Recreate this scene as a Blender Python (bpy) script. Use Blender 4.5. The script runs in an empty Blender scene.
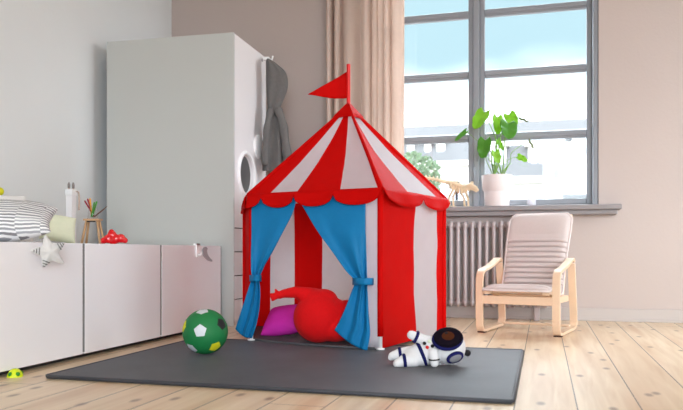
import bpy, bmesh, math, random
from mathutils import Vector, Matrix, noise as mnoise
random.seed(7)
C = bpy.context.scene.collection
PI = math.pi

# ------------------------------------------------------------------ camera frame
FOC, H, HZ, CX = 720.0, 0.46, 252.0, 341.5
YAW = math.radians(15.63)
FW = Vector((-math.sin(YAW), math.cos(YAW), 0)); RT = Vector((math.cos(YAW), math.sin(YAW), 0))
def ray(u, v): return FW + RT * ((u - CX) / FOC) + Vector((0, 0, -(v - HZ) / FOC))
def at_d(u, v, d): return ray(u, v) * d + Vector((0, 0, H))
def at_z(u, v, z): r = ray(u, v); return r * ((z - H) / r.z) + Vector((0, 0, H))
def at_X(u, v, x): r = ray(u, v); return r * (x / r.x) + Vector((0, 0, H))
def at_Y(u, v, y): r = ray(u, v); return r * (y / r.y) + Vector((0, 0, H))
def LD(lat, d, z=0): p = FW * d + RT * lat; p.z = z; return p

# ------------------------------------------------------------------ materials
def new_mat(name):
    m = bpy.data.materials.new(name); m.use_nodes = True
    nt = m.node_tree
    return m, nt, nt.nodes['Principled BSDF'], nt.nodes['Material Output']
def N(nt, t, **kw):
    n = nt.nodes.new(t)
    for k, v in kw.items(): setattr(n, k, v)
    return n
def math_n(nt, op, a, b=None, c=None):
    n = N(nt, 'ShaderNodeMath', operation=op)
    for i, x in enumerate((a, b, c)):
        if x is None: continue
        if hasattr(x, 'default_value') or hasattr(x, 'links'): nt.links.new(x, n.inputs[i])
        else: n.inputs[i].default_value = x
    return n.outputs[0]
def mix_n(nt, f, a, b):
    n = N(nt, 'ShaderNodeMix', data_type='RGBA')
    for i, x in ((0, f), (6, a), (7, b)):
        if hasattr(x, 'links'): nt.links.new(x, n.inputs[i])
        elif i == 0: n.inputs[i].default_value = x
        else: n.inputs[i].default_value = (*x, 1)
    return n.outputs[2]
def srgb(r, g, b):
    f = lambda c: (c / 12.92 if c <= .04045 else ((c + .055) / 1.055) ** 2.4)
    return tuple(f(x / 255) for x in (r, g, b))
def mat(name, col, rough=.6, var=.06, scale=30, bump=0.0, bscale=200, metal=0, spec=.5, trans=0, coat=0, sheen=0):
    m, nt, p, out = new_mat(name)
    tc = N(nt, 'ShaderNodeTexCoord')
    no = N(nt, 'ShaderNodeTexNoise'); no.inputs['Scale'].default_value = scale; no.inputs['Detail'].default_value = 3
    nt.links.new(tc.outputs['Object'], no.inputs['Vector'])
    a = tuple(max(0, c * (1 - var)) for c in col); b = tuple(min(1, c * (1 + var)) for c in col)
    colout = mix_n(nt, no.outputs['Fac'], a, b)
    nt.links.new(colout, p.inputs['Base Color'])
    p.inputs['Roughness'].default_value = rough; p.inputs['Metallic'].default_value = metal
    p.inputs['Specular IOR Level'].default_value = spec
    p.inputs['Coat Weight'].default_value = coat; p.inputs['Sheen Weight'].default_value = sheen
    if bump:
        n2 = N(nt, 'ShaderNodeTexNoise'); n2.inputs['Scale'].default_value = bscale; n2.inputs['Detail'].default_value = 4
        nt.links.new(tc.outputs['Object'], n2.inputs['Vector'])
        bp = N(nt, 'ShaderNodeBump'); bp.inputs['Strength'].default_value = bump; bp.inputs['Distance'].default_value = .01
        nt.links.new(n2.outputs['Fac'], bp.inputs['Height']); nt.links.new(bp.outputs[0], p.inputs['Normal'])
    if trans:
        t = N(nt, 'ShaderNodeBsdfTranslucent'); nt.links.new(colout, t.inputs['Color'])
        mx = N(nt, 'ShaderNodeMixShader'); mx.inputs[0].default_value = trans
        nt.links.new(p.outputs[0], mx.inputs[1]); nt.links.new(t.outputs[0], mx.inputs[2]); nt.links.new(mx.outputs[0], out.inputs[0])
    return m

M = {}
M['wall'] = mat('wall_pink_shaded', srgb(191, 177, 171), .9, .02, 3, .08, 60, spec=.2)  # pinkish plaster, darkened in colour for the window wall's weaker light
M['wall_white'] = mat('wall_paint_white', srgb(222, 223, 222), .9, .02, 3, .08, 60, spec=.2)
M['ceiling'] = mat('ceiling_paint', srgb(240, 238, 234), .9, .01, 3)
M['base'] = mat('baseboard_paint', srgb(184, 173, 167), .5, .02, 6)
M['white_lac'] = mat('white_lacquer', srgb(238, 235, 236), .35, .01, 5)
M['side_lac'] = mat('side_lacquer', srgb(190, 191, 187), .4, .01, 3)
M['porthole_shade'] = mat('porthole_shade_grey', srgb(84, 82, 82), .7, .05, 20)  # dark grey stands in for the shaded wardrobe interior
M['carcass'] = mat('carcass_gap_shade', srgb(120, 117, 115), .6, .02, 5)  # grey carries the shade of the gaps between bench fronts
M['dark_gap'] = mat('dark_gap', srgb(50, 44, 40), .8)
M['white_plastic'] = mat('white_plastic', srgb(245, 244, 244), .4, .01, 10)
M['red'] = mat('red_fabric', srgb(208, 10, 8), .6, .06, 14, .12, 60, trans=.26, spec=.05)
M['white_fab'] = mat('white_fabric', srgb(243, 241, 245), .55, .03, 14, .10, 60, trans=.6, spec=.15)
M['blue'] = mat('blue_fabric', srgb(4, 118, 172), .6, .08, 18, .12, 90, trans=.12, spec=.3)
M['red_solid'] = mat('red_solid', srgb(216, 12, 14), .4, .04, 20)
M['red_plush'] = mat('red_plush', srgb(205, 6, 12), .85, .10, 90, .25, 260, sheen=.02, spec=.2)
M['magenta'] = mat('magenta_fabric', srgb(205, 45, 165), .75, .06, 40, .12, 200, spec=.2)
M['mat_dark'] = mat('tent_floor_fabric', srgb(74, 72, 76), .8, .08, 20)
M['frame'] = mat('window_grey_paint', srgb(142, 144, 150), .45, .03, 12)
M['sill'] = mat('sill_stone', srgb(138, 131, 131), .55, .08, 18, .05, 80)
M['radiator'] = mat('radiator_enamel', srgb(178, 166, 166), .4, .02, 8)
M['birch'] = mat('birch_wood', srgb(224, 194, 164), .45, .06, 22)
M['cushion'] = mat('chair_fabric', srgb(206, 192, 188), .85, .05, 120, .2, 500, spec=.2)
M['piping'] = mat('cushion_piping', srgb(222, 208, 204), .8)
M['pad'] = mat('foot_pad', srgb(60, 26, 22), .7)
M['wool'] = mat('grey_jersey', srgb(108, 105, 103), .9, .12, 60, .3, 260, spec=.1)
M['pot'] = mat('white_ceramic', srgb(226, 217, 216), .45, .01, 8)
M['soil'] = mat('soil', srgb(62, 44, 32), .95, .3, 80, .4, 120)
M['leaf'] = mat('leaf_green', srgb(84, 148, 42), .4, .22, 24, trans=.35)
M['leaf_light'] = mat('leaf_lime', srgb(150, 200, 60), .4, .15, 24, trans=.45)
M['stem'] = mat('stem_green', srgb(112, 150, 60), .5, .1, 30)
M['dry'] = mat('dry_leaf', srgb(96, 104, 62), .7, .2, 40)
M['dinowood'] = mat('plywood_pale', srgb(232, 204, 170), .6, .1, 40)
M['pencilwood'] = mat('stand_wood', srgb(196, 156, 116), .55, .12, 40)
M['plush_white'] = mat('plush_white', srgb(220, 217, 217), .85, .04, 60, .15, 220, sheen=.2)
M['navy'] = mat('navy_fabric', srgb(24, 25, 80), .8, .1, 60, spec=.15)
M['visor'] = mat('dark_visor', srgb(16, 9, 20), .85, .1, 30, spec=.08)
M['brown'] = mat('brown_plush', srgb(74, 36, 18), .9, .2, 60, .2, 300, spec=.1)
M['grey_felt'] = mat('grey_felt', srgb(168, 164, 166), .9, .08, 90)
M['star_grey'] = mat('star_linen', srgb(206, 203, 200), .9, .06, 90)
M['midgrey_felt'] = mat('midgrey_felt', srgb(128, 126, 130), .9, .06, 90)
M['black'] = mat('black_plush', srgb(18, 14, 18), .9, .2, 60)
M['lime'] = mat('lime_plastic', srgb(206, 222, 20), .5, .05, 40)
M['green'] = mat('green_fabric', srgb(10, 112, 56), .65, .05, 40, .08, 200)
M['green_dk'] = mat('green_spot', srgb(28, 132, 30), .6, .05, 40)
M['yellow'] = mat('yellow_fabric', srgb(214, 206, 24), .65, .05, 40)
M['ball_white'] = mat('ball_white', srgb(205, 207, 212), .6, .03, 40)
M['ball_black'] = mat('ball_black', srgb(16, 16, 18), .6, .05, 40)
M['pale_green'] = mat('pale_green_linen', srgb(226, 230, 202), .85, .04, 60, .15, 260)
M['cloth_white'] = mat('white_linen', srgb(232, 229, 226), .85, .03, 60, .15, 260)
M['pen_red'] = mat('pencil_crimson', srgb(150, 16, 44), .5)
M['pen_orange'] = mat('pencil_orange', srgb(236, 160, 40), .5)
M['pen_green'] = mat('pencil_green', srgb(70, 150, 40), .5)
M['pen_brown'] = mat('pencil_brown', srgb(120, 80, 60), .5)
M['brush'] = mat('brush_grey', srgb(140, 130, 126), .7)
M['leather'] = mat('strap_tan', srgb(196, 172, 156), .7)
M['gloss_red'] = mat('glossy_red_rubber', srgb(214, 8, 20), .18, .05, 20, coat=.4)
M['facade'] = mat('facade_render', srgb(178, 172, 164), .9, .03, .6)
M['facade2'] = mat('facade_render_cool', srgb(176, 178, 180), .9, .03, .6)
M['slate'] = mat('roof_slate', srgb(88, 87, 88), .8, .10, 1.5)
M['dkwin'] = mat('far_window_glass', srgb(128, 132, 138), .2)
M['tree'] = mat('tree_leaves', srgb(92, 108, 82), .7, .3, 3, trans=.3)
M['bark'] = mat('bark', srgb(100, 84, 70), .9)
M['street'] = mat('street_asphalt', srgb(170, 168, 164), .9)

def glass_mat(name, tint, refl):
    m, nt, p, out = new_mat(name); nt.nodes.remove(p)
    t = N(nt, 'ShaderNodeBsdfTransparent'); t.inputs[0].default_value = (*tint, 1)
    g = N(nt, 'ShaderNodeBsdfGlossy'); g.inputs['Roughness'].default_value = .02
    lw = N(nt, 'ShaderNodeLayerWeight'); lw.inputs[0].default_value = .5
    f = math_n(nt, 'ADD', .03, math_n(nt, 'MULTIPLY', math_n(nt, 'POWER', lw.outputs['Facing'], 4.0), refl))
    mx = N(nt, 'ShaderNodeMixShader'); nt.links.new(f, mx.inputs[0]); nt.links.new(t.outputs[0], mx.inputs[1]); nt.links.new(g.outputs[0], mx.inputs[2])
    nt.links.new(mx.outputs[0], out.inputs[0]); return m
M['glass'] = glass_mat('window_glass', (.98, .99, .99), .7)
M['jar'] = glass_mat('jar_glass', (.985, .985, .985), 1.0)
M['tealight'] = mat('frosted_glass', srgb(226, 224, 228), .35, .01, trans=.5)

def floor_mat():
    m, nt, p, out = new_mat('pine_planks')
    tc = N(nt, 'ShaderNodeTexCoord'); sp = N(nt, 'ShaderNodeSeparateXYZ'); nt.links.new(tc.outputs['Object'], sp.inputs[0])
    x = math_n(nt, 'DIVIDE', math_n(nt, 'ADD', sp.outputs[0], .082 + 18.0), .18)
    idx = math_n(nt, 'FLOOR', x); fr = math_n(nt, 'FRACT', x)
    edge = math_n(nt, 'MINIMUM', fr, math_n(nt, 'SUBTRACT', 1, fr))
    rnd = N(nt, 'ShaderNodeTexWhiteNoise', noise_dimensions='1D'); nt.links.new(idx, rnd.inputs['W'])
    # cross joints
    yj = math_n(nt, 'ADD', math_n(nt, 'DIVIDE', sp.outputs[1], 3.7), math_n(nt, 'MULTIPLY', rnd.outputs['Value'], 7.3))
    yf = math_n(nt, 'FRACT', yj)
    jd = math_n(nt, 'MULTIPLY', math_n(nt, 'MINIMUM', yf, math_n(nt, 'SUBTRACT', 1, yf)), 3.7)
    # grain: noise stretched along the boards, with an offset per board
    cb = N(nt, 'ShaderNodeCombineXYZ')
    nt.links.new(math_n(nt, 'ADD', math_n(nt, 'MULTIPLY', sp.outputs[0], 26), math_n(nt, 'MULTIPLY', rnd.outputs['Value'], 40)), cb.inputs[0])
    nt.links.new(math_n(nt, 'MULTIPLY', sp.outputs[1], 1.7), cb.inputs[1])
    g = N(nt, 'ShaderNodeTexNoise'); g.inputs['Scale'].default_value = 1.0; g.inputs['Detail'].default_value = 5; g.inputs['Distortion'].default_value = .6
    nt.links.new(cb.outputs[0], g.inputs['Vector'])
    gr = N(nt, 'ShaderNodeMapRange'); gr.inputs[1].default_value = .35; gr.inputs[2].default_value = .72; nt.links.new(g.outputs['Fac'], gr.inputs[0])
    c1 = mix_n(nt, gr.outputs[0], srgb(238, 218, 190), srgb(214, 186, 152))
    # broad reddish heartwood
    cb3 = N(nt, 'ShaderNodeCombineXYZ')
    nt.links.new(math_n(nt, 'MULTIPLY', sp.outputs[0], 7), cb3.inputs[0]); nt.links.new(math_n(nt, 'MULTIPLY', sp.outputs[1], .7), cb3.inputs[1])
    g3 = N(nt, 'ShaderNodeTexNoise'); g3.inputs['Scale'].default_value = 1; nt.links.new(cb3.outputs[0], g3.inputs['Vector'])
    h3 = N(nt, 'ShaderNodeMapRange'); h3.inputs[1].default_value = .5; h3.inputs[2].default_value = .75; h3.inputs[4].default_value = .55; nt.links.new(g3.outputs['Fac'], h3.inputs[0])
    c1 = mix_n(nt, h3.outputs[0], c1, srgb(196, 152, 114))
    c2 = mix_n(nt, math_n(nt, 'MULTIPLY', rnd.outputs['Value'], .45), c1, srgb(204, 172, 136))
    # knots
    cb2 = N(nt, 'ShaderNodeCombineXYZ')
    nt.links.new(math_n(nt, 'MULTIPLY', sp.outputs[0], 7.5), cb2.inputs[0]); nt.links.new(math_n(nt, 'MULTIPLY', sp.outputs[1], 3.6), cb2.inputs[1])
    vo = N(nt, 'ShaderNodeTexVoronoi', voronoi_dimensions='2D'); vo.inputs['Scale'].default_value = 1; nt.links.new(cb2.outputs[0], vo.inputs['Vector'])
    vc = N(nt, 'ShaderNodeSeparateColor'); nt.links.new(vo.outputs['Color'], vc.inputs[0])
    ks = N(nt, 'ShaderNodeMapRange'); ks.inputs[1].default_value = .13; ks.inputs[2].default_value = .05; nt.links.new(vo.outputs['Distance'], ks.inputs[0])
    kf = math_n(nt, 'MULTIPLY', ks.outputs[0], math_n(nt, 'GREATER_THAN', vc.outputs[0], .45))
    c3 = mix_n(nt, math_n(nt, 'MULTIPLY', kf, .75), c2, srgb(120, 88, 66))
    seam = math_n(nt, 'MAXIMUM', math_n(nt, 'LESS_THAN', edge, math_n(nt, 'ADD', .009, math_n(nt, 'MULTIPLY', rnd.outputs['Value'], .008))), math_n(nt, 'LESS_THAN', jd, .0018))
    c4 = mix_n(nt, math_n(nt, 'MULTIPLY', seam, .85), c3, srgb(52, 38, 30))
    nt.links.new(c4, p.inputs['Base Color'])
    p.inputs['Roughness'].default_value = .31; p.inputs['Specular IOR Level'].default_value = .4
    bp = N(nt, 'ShaderNodeBump'); bp.inputs['Strength'].default_value = .25; bp.inputs['Distance'].default_value = .004
    nt.links.new(math_n(nt, 'SUBTRACT', math_n(nt, 'MULTIPLY', g.outputs['Fac'], .3), seam), bp.inputs['Height']); nt.links.new(bp.outputs[0], p.inputs['Normal'])
    return m
M['floor'] = floor_mat()

def rug_mat():
    m, nt, p, out = new_mat('rug_felt')
    tc = N(nt, 'ShaderNodeTexCoord')
    a = N(nt, 'ShaderNodeTexNoise'); a.inputs['Scale'].default_value = 5; a.inputs['Detail'].default_value = 4; nt.links.new(tc.outputs['Object'], a.inputs[0])
    b = N(nt, 'ShaderNodeTexNoise'); b.inputs['Scale'].default_value = 420; nt.links.new(tc.outputs['Object'], b.inputs[0])
    mp = N(nt, 'ShaderNodeMapRange'); mp.inputs[1].default_value = .3; mp.inputs[2].default_value = .75; nt.links.new(a.outputs['Fac'], mp.inputs[0])
    c = mix_n(nt, mp.outputs[0], srgb(48, 49, 55), srgb(66, 67, 73))
    c = mix_n(nt, math_n(nt, 'MULTIPLY', b.outputs['Fac'], .35), c, srgb(44, 44, 50))
    nt.links.new(c, p.inputs['Base Color']); p.inputs['Roughness'].default_value = .55; p.inputs['Specular IOR Level'].default_value = .32; p.inputs['Sheen Weight'].default_value = .06
    bp = N(nt, 'ShaderNodeBump'); bp.inputs['Strength'].default_value = .25; bp.inputs['Distance'].default_value = .003
    nt.links.new(b.outputs['Fac'], bp.inputs['Height']); nt.links.new(bp.outputs[0], p.inputs['Normal'])
    return m
M['rug'] = rug_mat()

def curtain_mat():
    m = mat('beige_curtain', srgb(228, 211, 200), .85, .04, 40, .1, 300, trans=.5, spec=.15); return m
M['curtain'] = curtain_mat()

def stroke_mat():
    # rows of short grey brush strokes on white cotton
    m, nt, p, out = new_mat('brush_stroke_cotton')
    tc = N(nt, 'ShaderNodeTexCoord'); sp = N(nt, 'ShaderNodeSeparateXYZ'); nt.links.new(tc.outputs['Object'], sp.inputs[0])
    w = N(nt, 'ShaderNodeTexNoise'); w.inputs['Scale'].default_value = 9; nt.links.new(tc.outputs['Object'], w.inputs[0])
    colx = math_n(nt, 'FLOOR', math_n(nt, 'DIVIDE', math_n(nt, 'ADD', sp.outputs[0], math_n(nt, 'MULTIPLY', w.outputs['Fac'], .05)), .085))
    r = N(nt, 'ShaderNodeTexWhiteNoise', noise_dimensions='1D'); nt.links.new(colx, r.inputs['W'])
    y = math_n(nt, 'ADD', math_n(nt, 'DIVIDE', math_n(nt, 'ADD', sp.outputs[1], math_n(nt, 'MULTIPLY', sp.outputs[2], .9)), .020), math_n(nt, 'ADD', math_n(nt, 'MULTIPLY', r.outputs['Value'], 5), math_n(nt, 'MULTIPLY', w.outputs['Fac'], 1.6)))
    f = math_n(nt, 'FRACT', y)
    on = math_n(nt, 'LESS_THAN', f, .52)
    r2 = N(nt, 'ShaderNodeTexWhiteNoise', noise_dimensions='2D'); cb = N(nt, 'ShaderNodeCombineXYZ')
    nt.links.new(math_n(nt, 'FLOOR', y), cb.inputs[0]); nt.links.new(colx, cb.inputs[1]); nt.links.new(cb.outputs[0], r2.inputs['Vector'])
    g = mix_n(nt, r2.outputs['Value'], srgb(120, 118, 122), srgb(172, 172, 176))
    nt.links.new(mix_n(nt, on, srgb(234, 232, 232), g), p.inputs['Base Color'])
    p.inputs['Roughness'].default_value = .85; p.inputs['Specular IOR Level'].default_value = .2
    return m
M['strokes'] = stroke_mat()

# ------------------------------------------------------------------ mesh building
class MB:
    def __init__(s): s.bm = bmesh.new()
    def face(s, pts, mi=0):
        f = s.bm.faces.new([s.bm.verts.new(p) for p in pts]); f.material_index = mi; return f
    def box(s, lo, hi, bev=0.0, seg=2, mi=0, rot=None):
        lo, hi = Vector(lo), Vector(hi); c = (lo + hi) / 2; d = hi - lo
        mtx = Matrix.Translation(c)
        if rot: mtx = mtx @ rot
        r = bmesh.ops.create_cube(s.bm, size=1.0, matrix=mtx @ Matrix.Diagonal((*[max(1e-5, abs(x)) for x in d], 1)))
        fs = {f for v in r['verts'] for f in v.link_faces}
        for f in fs: f.material_index = mi
        if bev:
            es = list({e for v in r['verts'] for e in v.link_edges})
            bmesh.ops.bevel(s.bm, geom=es, offset=bev, segments=seg, affect='EDGES', profile=.5, material=-1)
        return s
    def grid(s, fn, nu, nv, mi=None, cu=False, cv=False):
        """fn(i/nu, j/nv) -> point"""
        V = [[s.bm.verts.new(fn(i / nu, j / nv)) for j in range(nv + (0 if cv else 1))] for i in range(nu + (0 if cu else 1))]
        for i in range(nu):
            for j in range(nv):
                a, b = V[i], V[(i + 1) % len(V)]
                jj = (j + 1) % len(a)
                f = s.bm.faces.new((a[j], b[j], b[jj], a[jj]))
                if mi is not None: f.material_index = mi if isinstance(mi, int) else mi((i + .5) / nu, (j + .5) / nv)
        return V
    def tube(s, pts, r, seg=10, closed=False, mi=0, flat=1.0, up=None):
        pts = [Vector(p) for p in pts]; n = len(pts)
        rr = r if isinstance(r, (list, tuple)) else [r] * n
        rings = []; prev = None
        for i, p in enumerate(pts):
            if closed: t = pts[(i + 1) % n] - pts[i - 1]
            else: t = pts[min(i + 1, n - 1)] - pts[max(i - 1, 0)]
            t.normalize()
            if prev is None:
                ref = Vector(up) if up else (Vector((0, 0, 1)) if abs(t.z) < .9 else Vector((1, 0, 0)))
                a = (ref - t * ref.dot(t)).normalized()
            else:
                a = (prev - t * prev.dot(t)).normalized()
            prev = a; b = t.cross(a)
            rings.append([s.bm.verts.new(p + (a * math.cos(2 * PI * k / seg) * flat + b * math.sin(2 * PI * k / seg)) * rr[i]) for k in range(seg)])
        m = n if closed else n - 1
        for i in range(m):
            A, B = rings[i], rings[(i + 1) % n]
            for k in range(seg):
                f = s.bm.faces.new((A[k], A[(k + 1) % seg], B[(k + 1) % seg], B[k])); f.material_index = mi; f.smooth = True
        if not closed:
            s.bm.faces.new(list(reversed(rings[0]))).material_index = mi; s.bm.faces.new(rings[-1]).material_index = mi
        return s
    def band(s, path, w0, w1, th, axis_u, axis_v, axis_w, o=Vector((0, 0, 0)), closed=False):
        """flat strip swept along 2D path (a,b) in axes u,v; extends w0..w1 along w; thickness th"""
        n = len(path); P = [Vector((a, b)) for a, b in path]; rings = []
        for i in range(n):
            t = (P[(i + 1) % n] - P[i - 1]) if closed else (P[min(i + 1, n - 1)] - P[max(i - 1, 0)])
            t.normalize(); nn = Vector((-t.y, t.x))
            q = []
            for sgn, w in ((1, w0), (1, w1), (-1, w1), (-1, w0)):
                c = P[i] + nn * (th / 2 * sgn)
                q.append(s.bm.verts.new(o + axis_u * c.x + axis_v * c.y + axis_w * w))
            rings.append(q)
        for i in range(n if closed else n - 1):
            A, B = rings[i], rings[(i + 1) % n]
            for k in range(4): s.bm.faces.new((A[k], A[(k + 1) % 4], B[(k + 1) % 4], B[k]))
        if not closed: s.bm.faces.new(rings[0]); s.bm.faces.new(list(reversed(rings[-1])))
        return s
    def ell(s, c, r, rot=None, seg=20, mi=0):
        mtx = Matrix.Translation(Vector(c))
        if rot is not None: mtx = mtx @ rot
        r = (r, r, r) if not hasattr(r, '__len__') else r
        q = bmesh.ops.create_uvsphere(s.bm, u_segments=seg, v_segments=max(8, seg * 2 // 3), radius=1, matrix=mtx @ Matrix.Diagonal((*r, 1)))
        for f in {f for v in q['verts'] for f in v.link_faces}: f.material_index = mi; f.smooth = True
        return s
    def caps(s, a, b, ra, rb, k=8, seg=16):
        a, b = Vector(a), Vector(b)
        for i in range(k + 1):
            t = i / k; s.ell(a.lerp(b, t), ra + (rb - ra) * t, seg=seg)
        return s
    def lathe(s, prof, c=(0, 0, 0), seg=32, mi=0):
        c = Vector(c); n = len(prof)
        V = [[s.bm.verts.new(c + Vector((r * math.cos(2 * PI * k / seg), r * math.sin(2 * PI * k / seg), z))) for k in range(seg)] for r, z in prof]
        for i in range(n - 1):
            for k in range(seg):
                f = s.bm.faces.new((V[i][k], V[i][(k + 1) % seg], V[i + 1][(k + 1) % seg], V[i + 1][k])); f.material_index = mi; f.smooth = True
        s.bm.faces.new(list(reversed(V[0]))).material_index = mi; s.bm.faces.new(V[-1]).material_index = mi
        return s
    def prism(s, poly, ext, mi=0):
        """poly: 3D points of a planar outline, ext: extrusion vector"""
        ext = Vector(ext); a = [s.bm.verts.new(Vector(p)) for p in poly]; b = [s.bm.verts.new(Vector(p) + ext) for p in poly]
        n = len(poly)
        s.bm.faces.new(list(reversed(a))).material_index = mi; s.bm.faces.new(b).material_index = mi
        for i in range(n): s.bm.faces.new((a[i], a[(i + 1) % n], b[(i + 1) % n], b[i])).material_index = mi
        return s
    def shift(s, v):
        bmesh.ops.translate(s.bm, verts=s.bm.verts, vec=Vector(v)); return s
    def build(s, name, m, parent=None, origin=None, smooth=None, mods=(), recalc=True):
        """origin: world point the mesh's coordinates are made relative to"""
        if recalc: bmesh.ops.recalc_face_normals(s.bm, faces=s.bm.faces)
        root = parent
        while root is not None and root.parent is not None: root = root.parent
        if origin is None and root is not None and root.get('_world'): origin = root.location
        if origin is not None: bmesh.ops.translate(s.bm, verts=s.bm.verts, vec=-Vector(origin))
        if smooth is not None:
            for f in s.bm.faces: f.smooth = True
        me = bpy.data.meshes.new(name); s.bm.to_mesh(me); s.bm.free()
        for x in (m if isinstance(m, (list, tuple)) else (m,)): me.materials.append(M[x])
        o = bpy.data.objects.new(name, me); C.objects.link(o)
        if parent is not None: o.parent = parent
        elif origin is not None: o.location = origin
        for k, kw in mods:
            md = o.modifiers.new(k.lower(), k)
            for a, b in kw.items(): setattr(md, a, b)
        if any(k in ('REMESH',) for k, _ in mods):
            dg = bpy.context.evaluated_depsgraph_get()
            me2 = bpy.data.meshes.new_from_object(o.evaluated_get(dg)); o.modifiers.clear(); o.data = me2; me2.name = name
            for p in me2.polygons: p.use_smooth = True
        if smooth is not None and smooth > 0:
            o.data.set_sharp_from_angle(angle=math.radians(smooth))
        return o
def REM(v, it=6, f=.5): return (('REMESH', dict(mode='VOXEL', voxel_size=v)), ('SMOOTH', dict(iterations=it, factor=f)))
def SOL(t, off=0): return ('SOLIDIFY', dict(thickness=t, offset=off))
def SUB(n=1): return ('SUBSURF', dict(levels=n, render_levels=n))
def tag(o, label, cat, group=None, kind=None):
    if label: o['label'] = label
    if cat: o['category'] = cat
    if group: o['group'] = group
    if kind: o['kind'] = kind
    return o
def struct(o): o['kind'] = 'structure'; return o
def thing(name, loc, label, cat, group=None, rz=0, world=True):
    o = bpy.data.objects.new(name, None); C.objects.link(o); o.location = loc; o.rotation_euler.z = rz; o.empty_display_size = .05
    if world: o['_world'] = 1
    return tag(o, label, cat, group)
def copy_tree(o, parent=None):
    c = o.copy(); C.objects.link(c)
    if parent is not None: c.parent = parent
    for ch in list(o.children): copy_tree(ch, c)
    return c
def lerp(a, b, t): return a + (b - a) * t
def interp(tab, x):
    if x <= tab[0][0]: return tab[0][1]
    for (a, p), (b, q) in zip(tab, tab[1:]):
        if x <= b:
            t = (x - a) / (b - a); return p + (q - p) * t
    return tab[-1][1]
def smooth_path(pts, k=6):
    pts = [Vector(p) for p in pts]; out = []
    for i in range(len(pts) - 1):
        p0, p1, p2, p3 = pts[max(i - 1, 0)], pts[i], pts[i + 1], pts[min(i + 2, len(pts) - 1)]
        for j in range(k):
            t = j / k
            out.append(.5 * ((2 * p1) + (p2 - p0) * t + (2 * p0 - 5 * p1 + 4 * p2 - p3) * t * t + (3 * p1 - p0 - 3 * p2 + p3) * t ** 3))
    out.append(pts[-1]); return out
EX, EY, EZ = Vector((1, 0, 0)), Vector((0, 1, 0)), Vector((0, 0, 1))

# ------------------------------------------------------------------ room shell
WX, WY, CEIL, XR, YB = -2.81, 5.09, 2.78, 3.4, -1.6
struct(MB().box((WX - .15, YB - 1.6, -.1), (XR, WY + .1, 0)).build('floor', 'floor'))
struct(MB().box((WX - .15, YB - 1.8, 0), (WX, WY + .3, CEIL)).build('wall_left', 'wall_white'))
struct(MB().box((WX - .15, YB - 1.6, CEIL), (XR, WY + .3, CEIL + .1)).build('ceiling', 'ceiling'))
wx0, wx1, wz0, wz1 = -1.235, .358, .755, 2.62
w = MB()
w.box((WX, WY, 0), (wx0, WY + .26, CEIL)); w.box((wx1, WY, 0), (XR, WY + .26, CEIL))
w.box((wx0, WY, 0), (wx1, WY + .26, wz0)); w.box((wx0, WY, wz1), (wx1, WY + .26, CEIL))
struct(w.build('wall_back', 'wall'))
b = MB(); b.box((WX, WY - .016, 0), (XR, WY, .085), .004); b.box((WX, WY - .022, 0), (XR, WY, .018), .003)
struct(b.build('baseboard_back', 'base'))
struct(MB().box((WX, YB, 0), (WX + .016, WY, .085), .004).build('baseboard_left', 'base'))
# unseen right and rear walls; both openings added and placed to steer fill light
w = MB(); rz0, rz1, ro0, ro1 = .5, 2.5, 3.3, 5.0
w.box((XR, YB - 1.6, 0), (XR + .2, ro0, CEIL)); w.box((XR, ro1, 0), (XR + .2, WY + .26, CEIL)); w.box((XR, ro0, 0), (XR + .2, ro1, rz0)); w.box((XR, ro0, rz1), (XR + .2, ro1, CEIL))
struct(w.build('wall_right', 'wall'))
w = MB(); bo0, bo1, yq = .0, 3.3, YB - 1.6
w.box((WX, yq - .2, 0), (bo0, yq, CEIL)); w.box((bo1, yq - .2, 0), (XR + .2, yq, CEIL)); w.box((bo0, yq - .2, 2.5), (bo1, yq, CEIL))
struct(w.build('wall_front', 'wall_white'))
# sill: slab with a moulded lip
s = MB(); s.box((wx0 - .13, WY - .125, .738), (wx1 + .135, WY + .14, .772), .006); s.box((wx0 - .10, WY - .10, .706), (wx1 + .11, WY + .02, .738), .006)
struct(s.build('trim_1', 'sill'))['label'] = 'grey window sill'
# window: fixed frame, two tall sashes with three cross bars each, panes
WF = WY + .12
fr = MB()
def zt(u, v): return at_Y(u, v, WF).z
for x0, x1 in ((wx0, wx0 + .05), (wx1 - .034, wx1)):
    fr.box((x0, WY + .02, wz0), (x1, WF + .07, wz1), .006)
fr.box((wx0, WY + .10, wz0), (wx1, WF + .07, wz0 + .035), .006); fr.box((wx0, WY + .02, wz1 - .05), (wx1, WF + .07, wz1), .006)
xm = at_Y(476.5, 120, WF).x
fr.box((xm - .022, WY + .09, wz0), (xm + .022, WF + .07, wz1), .008)
win = struct(fr.build('window_1', 'frame')); win['label'] = 'tall grey-framed window with two sashes'
zb = [wz0 + .035, 1.276, 1.728, 2.162, wz1 - .05]
for (x0, x1) in ((wx0 + .05, xm - .022), (xm + .022, wx1 - .034)):
    f = MB()
    sw = .036
    for a, c in ((x0, x0 + sw), (x1 - sw, x1)): f.box((a, WF, zb[0]), (c, WF + .045, zb[-1]), .006)
    for z in (zb[0], zb[-1] - .04): f.box((x0 + sw, WF + .002, z), (x1 - sw, WF + .043, z + .04), .006)
    for z in zb[1:-1]:
        f.box((x0 + sw, WF + .002, z - .028), (x1 - sw, WF + .043, z + .028), .010)
        f.box((x0 + sw, WF - .006, z - .012), (x1 - sw, WF + .002, z + .012), .004)
    so = f.build('sash', 'frame', win)
    for za, zc in zip(zb, zb[1:]):
        MB().box((x0 + sw - .005, WF + .02, za + .01), (x1 - sw + .005, WF + .024, zc - .01)).build('pane', 'glass', so)
h = MB(); h.box((xm - .02, WF - .03, 1.02), (xm - .004, WF + .0, 1.09), .004); h.tube([(xm - .012, WF - .03, 1.055), (xm - .012, WF - .045, 1.055), (xm - .012, WF - .045, .96)], .007)
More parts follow.
